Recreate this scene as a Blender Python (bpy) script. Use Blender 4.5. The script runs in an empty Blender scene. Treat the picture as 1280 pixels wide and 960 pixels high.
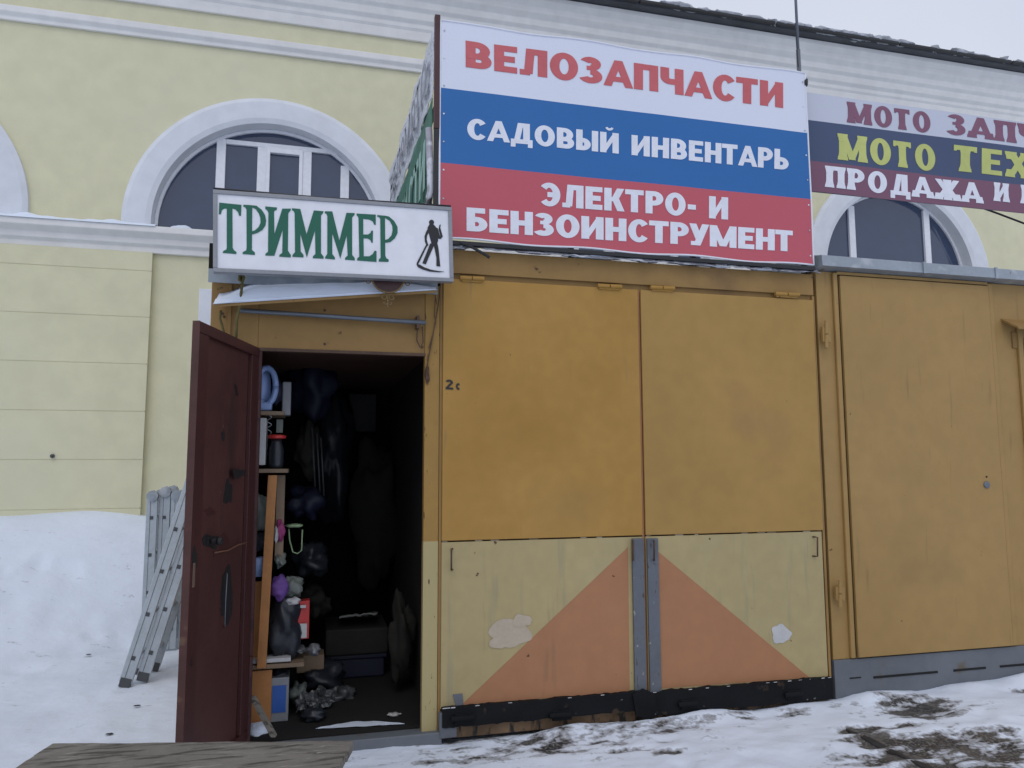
import bpy, bmesh, math, random
from mathutils import Vector, Matrix, noise
random.seed(7)
sc = bpy.context.scene
C = bpy.data.collections.new("scene"); sc.collection.children.link(C)
R = math.radians
# ------------------------------------------------------------------ camera
CZ, FP = 1.45, 961.0
yaw, pit, rol = R(14.9), R(6.09), R(-.18)
_f = Vector((math.sin(yaw)*math.cos(pit), math.cos(yaw)*math.cos(pit), math.sin(pit)))
_r = Vector((math.cos(yaw), -math.sin(yaw), 0)); _u = _r.cross(_f)
_c, _s = math.cos(rol), math.sin(rol)
CR, CU = _c*_r + _s*_u, -_s*_r + _c*_u
CAM = Vector((0, 0, CZ))
cd = bpy.data.cameras.new("camera"); cam = bpy.data.objects.new("camera", cd); C.objects.link(cam)
cd.sensor_width = 36; cd.lens = FP*36/1280; cd.clip_start = .05; cd.clip_end = 2000
cam.matrix_world = Matrix(((CR.x, CU.x, -_f.x, 0), (CR.y, CU.y, -_f.y, 0), (CR.z, CU.z, -_f.z, CZ), (0, 0, 0, 1)))
sc.camera = cam
# ------------------------------------------------------------------ sky, sun, exposure
W = bpy.data.worlds.new("World"); sc.world = W; W.use_nodes = True
SUN_EL, SUN_AZ = R(52), R(205)
nt = W.node_tree; nt.nodes.clear()
sky = nt.nodes.new('ShaderNodeTexSky'); sky.sky_type = 'NISHITA'; sky.sun_disc = False
sky.sun_elevation = SUN_EL; sky.sun_rotation = SUN_AZ; sky.air_density = 1.5; sky.dust_density = 5
mx = nt.nodes.new('ShaderNodeMixRGB'); mx.inputs[0].default_value = .86      # overcast: an even grey layer over the sky
cl = nt.nodes.new('ShaderNodeTexNoise'); cl.inputs['Scale'].default_value = 1.6; cl.inputs['Detail'].default_value = 5
cr = nt.nodes.new('ShaderNodeValToRGB')
cr.color_ramp.elements[0].position = .3; cr.color_ramp.elements[0].color = (7.0, 7.6, 9.2, 1)
cr.color_ramp.elements[1].position = .7; cr.color_ramp.elements[1].color = (8.2, 8.6, 9.7, 1)
bg = nt.nodes.new('ShaderNodeBackground'); bg.inputs[1].default_value = .1
wo = nt.nodes.new('ShaderNodeOutputWorld')
nt.links.new(cl.outputs['Fac'], cr.inputs[0]); nt.links.new(sky.outputs[0], mx.inputs[1]); nt.links.new(cr.outputs[0], mx.inputs[2])
nt.links.new(mx.outputs[0], bg.inputs[0]); nt.links.new(bg.outputs[0], wo.inputs[0])
sd = bpy.data.lights.new("sun", 'SUN'); sd.energy = .5; sd.angle = R(40); sd.color = (1, .985, .96)
so = bpy.data.objects.new("sun", sd); C.objects.link(so)
dvec = Vector((math.sin(SUN_AZ)*math.cos(SUN_EL), math.cos(SUN_AZ)*math.cos(SUN_EL), math.sin(SUN_EL)))
so.rotation_euler = dvec.to_track_quat('Z', 'Y').to_euler(); so.location = dvec*30
sc.view_settings.view_transform = 'Standard'; sc.view_settings.look = 'None'
sc.view_settings.exposure = -.07; sc.view_settings.gamma = 1
sc.cycles.max_bounces = 8; sc.cycles.diffuse_bounces = 5

# ------------------------------------------------------------------ geometry on the photograph's sight lines
def ray(px, py): return _f + CR*((px-640)/FP) - CU*((py-480)/FP)
def Y_(px, py, Y): d = ray(px, py); return CAM + d*(Y/d.y)
def Z_(px, py, Z): d = ray(px, py); return CAM + d*((Z-CZ)/d.z)
def X_(px, py, X): d = ray(px, py); return CAM + d*(X/d.x)
D = 4.2

# ------------------------------------------------------------------ materials
def mat(name, col, rough=.7, var=.1, scale=2.5, bump=.15, bscale=40, spots=None, metal=0, spec=.5, grad=None, col2=None):
    m = bpy.data.materials.new(name); m.use_nodes = True; t = m.node_tree; n = t.nodes; L = t.links.new
    b = n['Principled BSDF']; b.inputs['Roughness'].default_value = rough; b.inputs['Metallic'].default_value = metal
    b.inputs['Specular IOR Level'].default_value = spec
    tc = n.new('ShaderNodeTexCoord'); co = tc.outputs['Object']
    def nz(s, det=5, stretch=None):
        x = n.new('ShaderNodeTexNoise'); x.inputs['Scale'].default_value = s; x.inputs['Detail'].default_value = det
        if stretch:
            mp = n.new('ShaderNodeMapping'); mp.inputs['Scale'].default_value = stretch; L(co, mp.inputs[0]); L(mp.outputs[0], x.inputs['Vector'])
        else: L(co, x.inputs['Vector'])
        return x.outputs['Fac']
    def ramp(f, a, ca, b_, cb):
        r = n.new('ShaderNodeValToRGB'); e = r.color_ramp.elements
        e[0].position = a; e[0].color = ca; e[1].position = b_; e[1].color = cb; L(f, r.inputs[0]); return r.outputs[0]
    def mixc(f, a, c2, mode='MIX'):
        x = n.new('ShaderNodeMixRGB'); x.blend_type = mode
        if isinstance(f, (int, float)): x.inputs[0].default_value = f
        else: L(f, x.inputs[0])
        for i, v in ((1, a), (2, c2)):
            if isinstance(v, tuple): x.inputs[i].default_value = (*v[:3], 1)
            else: L(v, x.inputs[i])
        return x.outputs[0]
    lo = tuple(c*(1-var) for c in col); hi = tuple(min(1, c*(1+var)) for c in (col2 or col))
    c = ramp(nz(scale, 6), .3, (*lo, 1), .7, (*hi, 1))
    fine = ramp(nz(scale*9, 3), .35, (.93, .93, .93, 1), .65, (1.0, 1.0, 1.0, 1))
    c = mixc(1, c, fine, 'MULTIPLY')
    if grad: c = grad(n, L, tc, c, mixc, ramp, nz)
    for sp in (spots or []):     # (colour, noise scale, threshold, softness, stretch)
        f = ramp(nz(sp[1], 8, sp[4] if len(sp) > 4 else None), sp[2], (0, 0, 0, 1), sp[2]+sp[3], (1, 1, 1, 1))
        c = mixc(f, c, sp[0])
    L(c, b.inputs['Base Color'])
    if bump:
        bp = n.new('ShaderNodeBump'); bp.inputs['Strength'].default_value = bump; bp.inputs['Distance'].default_value = .01
        L(nz(bscale, 6), bp.inputs['Height']); L(bp.outputs[0], b.inputs['Normal'])
    return m
RUST, GRIME = (.09, .045, .025), (.12, .10, .07)
M = {}
M['ochre'] = mat('ochre_paint', (.39, .215, .045), .5, .07, 1.4, .12, 6, [((.29, .17, .05), 1.3, .58, .25), ((.27, .165, .06), 5, .64, .12, (4, 1, .35)), ((.46, .33, .16), 11, .75, .05, (1, 1, 2)), (RUST, 17, .725, .03)], spec=.3, col2=(.40, .228, .058))
M['ochre_b'] = mat('dull_ochre_paint', (.36, .225, .080), .55, .06, 1.2, .12, 6, [((.24, .155, .065), 1.0, .6, .3), ((.25, .16, .065), 5, .64, .12, (4, 1, .35)), ((.45, .33, .17), 11, .75, .05, (1, 1, 2)), (RUST, 18, .73, .03)], spec=.3)
M['ochre_c'] = mat('brownish_ochre_paint', (.30, .180, .062), .6, .1, 2, .15, 8, [((.17, .10, .045), 1.8, .58, .2), (RUST, 14, .70, .04)], spec=.3)
M['cream'] = mat('cream_paint', (.415, .335, .168), .6, .07, 1.6, .12, 6, [((.37, .33, .20), 1.1, .55, .25), ((.32, .275, .16), 4, .60, .15, (4, 1, .4)), (GRIME, 2.2, .66, .2, (3, 1, .5)), (RUST, 19, .72, .03)], spec=.3)
def jambgrad(n, L, tc, c, mixc, ramp, nz):
    s = n.new('ShaderNodeSeparateXYZ'); L(tc.outputs['Object'], s.inputs[0])
    f = ramp(s.outputs[2], 0, (1, 1, 1, 1), 1, (0, 0, 0, 1)); r = f.node.color_ramp; r.interpolation = 'CONSTANT'
    r.elements[0].color = (1, 1, 1, 1); r.elements[1].position = .995; r.elements[1].color = (0, 0, 0, 1)
    return mixc(f, c, (.42, .345, .17))
M['jamb'] = mat('two_tone_jamb_paint', (.34, .20, .055), .6, .08, 2, .2, 10, [(RUST, 22, .66, .03, (2, 2, .5)), ((.2, .15, .08), 3, .62, .2)], spec=.3, grad=jambgrad)
M['orange'] = mat('orange_paint', (.385, .185, .092), .6, .05, 1.6, .12, 6, [((.31, .18, .11), 1.5, .6, .25), (GRIME, 2.4, .68, .2, (3, 1, .5)), (RUST, 20, .74, .03)], spec=.3)
M['patch'] = mat('pinkish_filler', (.45, .38, .29), .8, .08, 6)
M['black'] = mat('chipped_black_paint', (.010, .011, .013), .8, .2, 5, .4, 25, [((.16, .16, .15), 22, .70, .02), ((.05, .035, .025), 9, .64, .05)], spec=.15)
M['grey'] = mat('grey_blue_paint', (.115, .128, .15), .6, .12, 4, .3, 20, [((.06, .045, .035), 24, .63, .03, (1.6, 1.6, .6)), ((.3, .29, .26), 24, .68, .02)])
M['greyb'] = mat('grey_plinth_paint', (.135, .15, .17), .6, .1, 2, .2, 15, [(GRIME, 5, .62, .1)])
M['gap'] = mat('dark_gap', (.01, .01, .01), .9)
M['door'] = mat('oxblood_paint', (.082, .030, .026), .55, .22, 1.6, .3, 12, [((.045, .022, .02), 2.2, .52, .2, (2, 2, .6)), ((.13, .062, .05), 4, .66, .08, (3, 3, .5)), ((.15, .10, .08), 30, .72, .03), ((.02, .012, .012), 9, .68, .03)], spec=.35)
M['doorb'] = mat('oxblood_frame_paint', (.062, .021, .020), .5, .12, 2, .25, 12, [((.03, .012, .012), 6, .64, .05)], spec=.35)
M['edge'] = mat('worn_edge', (.07, .025, .02), .7, .2, 9, .3, 30, [((.12, .07, .04), 9, .62, .06)])
M['soot'] = mat('bare_black_scuff', (.014, .012, .013), .6, .2, 20)
M['wall'] = mat('yellow_plaster', (.69, .66, .455), .85, .03, .5, .2, 30, [((.64, .625, .46), .45, .5, .3), ((.60, .575, .43), 1.1, .62, .2, (2.5, 1, .12)), ((.5, .5, .38), 3, .72, .15, (1, 1, .3))], spec=.2)
M['white'] = mat('white_plaster', (.70, .73, .78), .85, .03, .7, .2, 30, [((.62, .64, .68), 1.2, .58, .3)], spec=.2)
M['cornice'] = mat('weathered_white_moulding', (.76, .755, .74), .85, .04, .7, .2, 30, [((.66, .65, .63), 1.5, .58, .3, (1, 1, .3))], spec=.2)
M['pvc'] = mat('white_window_plastic', (.78, .80, .85), .4, .02, 2, 0)
M['galv'] = mat('galvanised_sheet', (.30, .34, .38), .45, .12, 5, .3, 10, [((.42, .45, .48), 7, .55, .1), ((.14, .13, .12), 9, .66, .05)], metal=.35)
M['alu'] = mat('aluminium', (.43, .48, .52), .45, .12, 5, .2, 30, metal=.35)
M['rivet'] = mat('dark_plastic', (.06, .065, .07), .5)
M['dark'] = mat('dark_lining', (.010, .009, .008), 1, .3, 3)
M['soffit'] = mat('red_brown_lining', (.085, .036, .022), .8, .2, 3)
M['boxframe'] = mat('grey_frame_metal', (.27, .28, .30), .5, .08, 6, .1, 30, metal=.3)
M['signwhite'] = mat('sign_acrylic', (.76, .77, .82), .35, .02, 1.5, 0)
M['green'] = mat('green_vinyl', (.006, .115, .070), .4, .05, 3, 0)
M['ink'] = mat('black_vinyl', (.012, .012, .016), .4, .05, 3, 0)
M['lred'] = mat('red_print', (.54, .115, .125), .55, .06, 2, .1, 60)
M['lwhite'] = mat('white_print', (.74, .76, .83), .55, .03, 2, .1, 60)
M['maroon'] = mat('maroon_print', (.215, .09, .145), .6, .06, 2, 0)
M['lyellow'] = mat('yellow_print', (.50, .535, .17), .6, .06, 2, 0)
M['brown'] = mat('red_brown_pole_paint', (.06, .02, .022), .5, .2, 5, .2, 30)
M['pole'] = mat('black_pole_paint', (.015, .016, .018), .45, .2, 5)
M['steel'] = mat('dull_steel', (.16, .18, .21), .45, .1, 6, .1, 30, metal=.5)
M['rustm'] = mat('rusty_iron', (.09, .05, .03), .7, .3, 12, .4, 50)
M['rope'] = mat('olive_cord', (.11, .095, .03), .9, .2, 20)
M['tarp'] = mat('dirty_plastic_sheet', (.36, .36, .41), .45, .3, 9, .5, 12, [((.62, .64, .70), 7, .52, .06), ((.03, .03, .035), 6, .66, .03)])
M['wood'] = mat('pine_wood', (.42, .18, .055), .6, .15, 6, .2, 20, [((.2, .075, .03), 8, .6, .1, (1, 1, .15))])
M['woodb'] = mat('shelf_board', (.24, .17, .11), .7, .15, 6)
M['plank'] = mat('weathered_wood', (.20, .185, .16), .85, .15, 3, .5, 30, [((.08, .072, .062), 4, .52, .12, (1.5, 9, 6)), ((.30, .28, .25), 5, .6, .1, (2, 14, 6))], spec=.2)
M['lblue'] = mat('pale_blue_plastic', (.30, .42, .72), .35, .05, 5, 0)
M['paper'] = mat('off_white_card', (.52, .52, .52), .7, .08, 9)
M['redp'] = mat('red_plastic', (.5, .035, .03), .4, .08, 9)
M['bagg'] = mat('grey_green_bag', (.17, .19, .17), .5, .2, 8, .5, 15)
M['purple'] = mat('purple_cloth', (.16, .07, .30), .7, .2, 8, .4, 20)
M['magenta'] = mat('magenta_cloth', (.33, .05, .17), .7, .2, 8, .4, 20)
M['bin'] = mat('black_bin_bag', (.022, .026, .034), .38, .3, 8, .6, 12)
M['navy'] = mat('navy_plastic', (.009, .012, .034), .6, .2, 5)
M['screen'] = mat('blue_packaging_print', (.03, .11, .42), .3, .1, 4, 0)
M['film'] = mat('crumpled_clear_film', (.085, .09, .095), .25, .5, 14, .8, 18)
M['lime'] = mat('pale_green_plastic', (.35, .48, .27), .5, .1, 8)
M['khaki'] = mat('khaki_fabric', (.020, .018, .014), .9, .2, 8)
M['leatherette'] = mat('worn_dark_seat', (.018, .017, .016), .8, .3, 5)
M['oval'] = mat('dark_red_enamel', (.045, .012, .012), .35, .15, 6)
M['gold'] = mat('tarnished_brass', (.22, .15, .07), .5, .2, 10, .2, 30, metal=.6)
def glassmat():
    m = mat('window_glass', (.030, .050, .105), .06, .12, .6, .02, 1.2); m.node_tree.nodes['Principled BSDF'].inputs['Specular IOR Level'].default_value = .9
    return m
M['glass'] = glassmat()
def snowmat(name, dirt=False, base=(.715, .785, .90)):
    m = bpy.data.materials.new(name); m.use_nodes = True; t = m.node_tree; n = t.nodes; L = t.links.new
    b = n['Principled BSDF']; b.inputs['Roughness'].default_value = .8; b.inputs['Specular IOR Level'].default_value = .25
    g = n.new('ShaderNodeNewGeometry')
    def nz(s, d=8, v=None):
        x = n.new('ShaderNodeTexNoise'); x.inputs['Scale'].default_value = s; x.inputs['Detail'].default_value = d
        if v:
            mp = n.new('ShaderNodeMapping'); mp.inputs['Scale'].default_value = v; L(g.outputs['Position'], mp.inputs[0]); L(mp.outputs[0], x.inputs['Vector'])
        else: L(g.outputs['Position'], x.inputs['Vector'])
        return x.outputs['Fac']
    def mr(f, a, b_, lo=0., hi=1.):
        x = n.new('ShaderNodeMapRange'); x.interpolation_type = 'SMOOTHSTEP'; L(f, x.inputs[0])
        for i, v in enumerate((a, b_, lo, hi)): x.inputs[i+1].default_value = v
        return x.outputs[0]
    def mix(f, a, c):
        x = n.new('ShaderNodeMixRGB'); L(f, x.inputs[0])
        for i, v in ((1, a), (2, c)):
            if isinstance(v, tuple): x.inputs[i].default_value = (*v, 1)
            else: L(v, x.inputs[i])
        return x.outputs[0]
    c = mix(mr(nz(1.3), .4, .75), base, tuple(k*.90 for k in base))
    c = mix(mr(nz(9), .62, .8), c, tuple(k*.9 for k in base))
    if dirt:
        at = n.new('ShaderNodeAttribute'); at.attribute_name = 'bare'
        ad = n.new('ShaderNodeMath'); ad.operation = 'ADD'; L(at.outputs['Fac'], ad.inputs[0])
        f1 = mr(nz(6, 10, (1, 2.4, 1)), .28, .72, -.36, .36); L(f1, ad.inputs[1])
        ad2 = n.new('ShaderNodeMath'); ad2.operation = 'ADD'; L(ad.outputs[0], ad2.inputs[0]); L(mr(nz(38, 6), .3, .7, -.12, .12), ad2.inputs[1])
        slush = mr(ad2.outputs[0], .30, .60); bare = mr(ad2.outputs[0], .58, .78)
        c = mix(slush, c, (.36, .375, .41))
        asp = mix(mr(nz(5), .42, .6), (.035, .035, .037), (.085, .081, .078)); asp = mix(mr(nz(70), .45, .65), asp, (.16, .155, .15))
        c = mix(bare, c, asp)
        rr = n.new('ShaderNodeMath'); rr.operation = 'MULTIPLY_ADD'; L(bare, rr.inputs[0]); rr.inputs[1].default_value = -.35; rr.inputs[2].default_value = .8
        L(rr.outputs[0], b.inputs['Roughness'])
    L(c, b.inputs['Base Color'])
    bp = n.new('ShaderNodeBump'); bp.inputs['Strength'].default_value = .3; bp.inputs['Distance'].default_value = .03; L(nz(10, 8), bp.inputs['Height'])
    L(bp.outputs[0], b.inputs['Normal'])
    return m
M['snow'] = snowmat('snow'); M['ground'] = snowmat('trodden_snow', True)

# ------------------------------------------------------------------ mesh builder
class MB:
    def __init__(s): s.v = []; s.f = []; s.smooth = False
    def add(s, vs, fs):
        k = len(s.v); s.v += [Vector(v) for v in vs]; s.f += [tuple(i+k for i in f) for f in fs]; return s
    def obox(s, o, a, b, c):
        o, a, b, c = map(Vector, (o, a, b, c))
        return s.add([o, o+a, o+a+b, o+b, o+c, o+a+c, o+a+b+c, o+b+c], [(0, 3, 2, 1), (4, 5, 6, 7), (0, 1, 5, 4), (1, 2, 6, 5), (2, 3, 7, 6), (3, 0, 4, 7)])
    def box(s, x0, x1, y0, y1, z0, z1): return s.obox((x0, y0, z0), (x1-x0, 0, 0), (0, y1-y0, 0), (0, 0, z1-z0))
    def prism(s, pts, ext):
        n = len(pts); pts = [Vector(p) for p in pts]; e = Vector(ext)
        return s.add(pts+[p+e for p in pts], [tuple(range(n)), tuple(reversed(range(n, 2*n)))]+[(i, (i+1) % n, (i+1) % n+n, i+n) for i in range(n)])
    def tube(s, pts, r, n=10, r1=None):
        pts = [Vector(p) for p in pts]; rings = []; m = len(pts)
        for i, p in enumerate(pts):
            d = (pts[min(i+1, m-1)]-pts[max(i-1, 0)]).normalized()
            a = d.orthogonal().normalized() if i == 0 else (rings[-1][1]-d*rings[-1][1].dot(d)).normalized()
            rings.append((p, a, d.cross(a)))
        vs = []
        for i, (p, a, b) in enumerate(rings):
            rr = r if r1 is None else r+(r1-r)*i/(m-1)
            vs += [p+(a*math.cos(2*math.pi*k/n)+b*math.sin(2*math.pi*k/n))*rr for k in range(n)]
        fs = [(i*n+k, i*n+(k+1) % n, (i+1)*n+(k+1) % n, (i+1)*n+k) for i in range(m-1) for k in range(n)]
        fs += [tuple(reversed(range(n))), tuple(range((m-1)*n, m*n))]
        return s.add(vs, fs)
    def grid(s, nu, nv, fn):
        return s.add([fn(i/nu, j/nv) for j in range(nv+1) for i in range(nu+1)],
                     [(j*(nu+1)+i, j*(nu+1)+i+1, (j+1)*(nu+1)+i+1, (j+1)*(nu+1)+i) for j in range(nv) for i in range(nu)])
    def slab(s, nu, nv, fn, ext):      # a closed sheet of real thickness
        k = len(s.v); e = Vector(ext); s.grid(nu, nv, fn); N = (nu+1)*(nv+1)
        s.grid(nu, nv, lambda u, v: Vector(fn(u, v))+e)
        for i in range(nu):
            s.f.append((k+i, k+i+1, k+N+i+1, k+N+i)); q = k+nv*(nu+1); s.f.append((q+i, q+i+1, q+N+i+1, q+N+i))
        for j in range(nv):
            a = k+j*(nu+1); b = a+nu+1; s.f.append((a, b, b+N, a+N)); a += nu; b += nu; s.f.append((a, b, b+N, a+N))
        return s
    def blob(s, c, r, amp=.25, freq=3, seed=0, nu=20, nv=12):
        c = Vector(c); r = Vector(r) if not isinstance(r, (int, float)) else Vector((r, r, r)); vs = []
        for j in range(nv+1):
            th = math.pi*j/nv
            for i in range(nu):
                ph = 2*math.pi*i/nu; d = Vector((math.sin(th)*math.cos(ph), math.sin(th)*math.sin(ph), math.cos(th)))
                k = 1+amp*(1.3*noise.noise(d*freq*.6+Vector((seed*7.3, seed*3.1, 0)))+.45*noise.noise(d*freq*2+Vector((seed*2.3, 1, 0))))
                vs.append(c+Vector((d.x*r.x, d.y*r.y, d.z*r.z))*k)
        return s.add(vs, [(j*nu+i, j*nu+(i+1) % nu, (j+1)*nu+(i+1) % nu, (j+1)*nu+i) for j in range(nv) for i in range(nu)])
    def lathe(s, c, axis, prof, n=20):   # prof: (distance along axis, radius)
        ax = Vector(axis).normalized(); a = ax.orthogonal().normalized(); b = ax.cross(a); c = Vector(c); vs = []
        for h, r in prof: vs += [c+ax*h+(a*math.cos(2*math.pi*k/n)+b*math.sin(2*math.pi*k/n))*max(r, 1e-4) for k in range(n)]
        m = len(prof)
        return s.add(vs, [(i*n+k, i*n+(k+1) % n, (i+1)*n+(k+1) % n, (i+1)*n+k) for i in range(m-1) for k in range(n)]+[tuple(reversed(range(n))), tuple(range((m-1)*n, m*n))])
    def build(s, name, m, parent=None, bevel=0, smooth=False, label=None):
        o0 = parent_loc(parent)
        me = bpy.data.meshes.new(name); me.from_pydata([v-o0 for v in s.v], [], s.f); me.validate()
        bm = bmesh.new(); bm.from_mesh(me); bmesh.ops.remove_doubles(bm, verts=bm.verts, dist=1e-5); bmesh.ops.recalc_face_normals(bm, faces=bm.faces); bm.to_mesh(me); bm.free()
        if smooth:
            for p in me.polygons: p.use_smooth = True
        me.materials.append(M[m] if isinstance(m, str) else m)
        o = bpy.data.objects.new(name, me); C.objects.link(o)
        if parent: o.parent = parent
        if bevel:
            b = o.modifiers.new('bevel', 'BEVEL'); b.width = bevel; b.segments = 2; b.limit_method = 'ANGLE'; b.angle_limit = R(40)
        if label: o['label'] = label
        return o
def parent_loc(p):
    v = Vector((0, 0, 0))
    while p: v = v+p.location; p = p.parent
    return v
def thing(name, label, cat, loc, group=None):
    o = bpy.data.objects.new(name, None); C.objects.link(o); o.location = Vector(loc); o.empty_display_size = .1
    o['label'] = label; o['category'] = cat
    if group: o['group'] = group
    return o
def solo(o, label, cat, group=None):
    """a thing that is one mesh: move its origin to its base"""
    me = o.data; bb = [v.co for v in me.vertices]
    c = Vector(((min(v.x for v in bb)+max(v.x for v in bb))/2, (min(v.y for v in bb)+max(v.y for v in bb))/2, min(v.z for v in bb)))
    me.transform(Matrix.Translation(-c)); o.location = c
    o['label'] = label; o['category'] = cat
    if group: o['group'] = group
    return o
def copy_tree(o, parent=None):
    c = o.copy(); C.objects.link(c); c.parent = parent
    for ch in list(o.children): copy_tree(ch, c)
    return c

# ------------------------------------------------------------------ lettering
def glyph(c, T, t, S):
    q = []; ser = []
    def B(x0, y0, x1, y1): q.append([(x0, y0), (x1, y0), (x1, y1), (x0, y1)])
    def serif(x0, x1, y, up):
        h = t*.75
        if S: q.append([(x0-S, y), (x1+S, y), (x1+S*.75, y+h*up), (x0-S*.75, y+h*up)]); q.append([(x0-S*.55, y+h*up*.9), (x1+S*.55, y+h*up*.9), (x1, y+h*up*2.2), (x0, y+h*up*2.2)])
    def V(x, y0=0, y1=1, b=1, tp=1):
        B(x, y0, x+T, y1)
        if b: serif(x, x+T, y0, 1)
        if tp: serif(x, x+T, y1, -1)
    def H(y, x0, x1, th=None): B(x0, y, x1, y+(th or t))
    def Dg(x0, y0, x1, y1, w=None, b=1, tp=1):
        w = w or T; q.append([(x0, y0), (x0+w, y0), (x1+w, y1), (x1, y1)])
        if b: serif(x0, x0+w, y0, 1)
        if tp: serif(x1, x1+w, y1, -1)
    def A(cx, cy, rx, ry, a0, a1, tx=None, ty=None):
        tx = tx or T; ty = ty or t; n = max(4, int(abs(a1-a0)/13))
        for i in range(n):
            a, b = R(a0+(a1-a0)*i/n), R(a0+(a1-a0)*(i+1)/n)
            q.append([(cx+(rx-tx)*math.cos(a), cy+(ry-ty)*math.sin(a)), (cx+rx*math.cos(a), cy+ry*math.sin(a)),
                      (cx+rx*math.cos(b), cy+ry*math.sin(b)), (cx+(rx-tx)*math.cos(b), cy+(ry-ty)*math.sin(b))])
    def bowl(x0, y0, y1, w):
        rx = min(w*.55, (y1-y0)*.62); xc = x0+w-rx
        H(y0, x0, xc); H(y1-t, x0, xc); A(xc, (y0+y1)/2, rx, (y1-y0)/2, -90, 90)
    k = .9 if S else 1
    if c == 'А': w = .98; T2 = T*.88; Dg(0, 0, (w-T2)/2, 1, T2, tp=0); Dg(w-T2, 0, (w-T2)/2, 1, T2, tp=0); H(.19, .24, w-.24, t*.85)
    elif c == 'Б': w = .74; V(0, tp=0); H(1-t, 0, .66); bowl(0, 0, .62, w)
    elif c == 'В': w = .78; V(0, b=0, tp=0); bowl(0, 0, .56, w); bowl(0, .56-t, 1, w*.94)
    elif c == 'Д':
        w = .94; Dg(.13, t*.5, .3, 1, T*.85, 0, 0); B(w-.12-T, t*.5, w-.12, 1); H(1-t, .3, w-.12); H(0, 0, w); B(0, -.17, T*.7, t*.6); B(w-T*.7, -.17, w, t*.6)
    elif c == 'Е': w = .7; V(0, b=0, tp=0); H(0, 0, w); H(.5-t/2, 0, w*.9); H(1-t, 0, w)
    elif c == 'З':
        w = .72; A(.32, .745, .345, .255, -90, 155); A(.32, .28, .39, .28, -155, 90); H(.5, .2, .34, t*.7)
    elif c in 'ИЙ':
        w = .86; V(0); V(w-T); d = T*1.3; q.append([(T*.95, .06), (w-T*.95, .94-d), (w-T*.95, .94), (T*.95, .06+d)])
        if c == 'Й': A(w/2, 1.3, .2, .2, 200, 340, .11, .11)
    elif c == 'К': w = .84; V(0); Dg(T*.8, .42, w-T*1.05, 1, b=0); Dg(w-T, 0, T*.95, .6, tp=0)
    elif c == 'Л': w = .86; V(w-T); H(1-t, .22, w); Dg(.13, .06, .20, 1, T*.9, 0, 0); B(0, 0, .14+T*.6, t*.9)
    elif c == 'М':
        w = 1.14; V(0); V(w-T); Dg((w-T)/2, .04, .04, 1, T*.9, b=0, tp=0); Dg((w-T*.9)/2, .04, w-T*.95, 1, T*.9 if not S else T*.7, b=0, tp=0)
    elif c == 'Н': w = .82; V(0); V(w-T); H(.5-t/2, 0, w)
    elif c == 'О': w = .9; A(w/2, .5, w/2, .52, 0, 360)
    elif c == 'П': w = .82; V(0); V(w-T); H(1-t, 0, w)
    elif c == 'Р': w = .76; V(0); bowl(0, .36, 1, w)
    elif c == 'С': w = .80; A(.43, .5, .43, .52, 38, 322)
    elif c == 'Т':
        w = .78; V((w-T)/2); H(1-t, 0, w)
        if S: q.append([(0, 1), (T*.45, 1), (T*.3, .78), (0, .78)]); q.append([(w, 1), (w-T*.45, 1), (w-T*.3, .78), (w, .78)])
    elif c == 'У': w = .84; Dg(.16, 0, w-T, 1, b=0); Dg(w/2-T*.55, .3, 0, 1, b=0); B(.06, 0, .16+T*.8, t*.85)
    elif c == 'Х': w = .86; Dg(0, 0, w-T, 1, T*(.75 if S else 1)); Dg(w-T, 0, 0, 1)
    elif c == 'Ч': w = .8; V(w-T); V(0, .6, 1, b=0); A(.32, .62, .32, .26, 180, 270); H(.36, .32, w)
    elif c == 'Ь': w = .74; V(0, tp=1, b=0); bowl(0, 0, .6, w)
    elif c == 'Ы': w = 1.0; V(0, b=0); bowl(0, 0, .6, .66); V(w-T)
    elif c == 'Э': w = .82; A(w-.45, .5, .45, .52, -138, 138); H(.5-t/2, .3, w-T*.6)
    elif c == 'Ж':
        w = 1.2; V((w-T)/2); Dg(0, 0, (w-T)/2-.05, .56, tp=0); Dg(0, 1, (w-T)/2-.05, .44, b=0, tp=0); Dg(w-T, 0, (w-T)/2+.05, .56, tp=0); Dg(w-T, 1, (w-T)/2+.05, .44, b=0, tp=0)
    elif c == '-': w = .4; H(.32, .02, .38, t)
    elif c == '2': w = .66; A(.32, .7, .32, .3, -20, 165); Dg(0, t*.8, .36, .62, T, 0, 0); H(0, 0, w)
    elif c == 'с': w = .6; A(.3, .33, .3, .33, 45, 315, T*.9, t)
    else: w = .42
    return w, q
def letter_words(text, quad, name, m, parent, **kw):
    for mb in lettering(text, quad, split=True, **kw): mb.build(name, m, parent)
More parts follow.
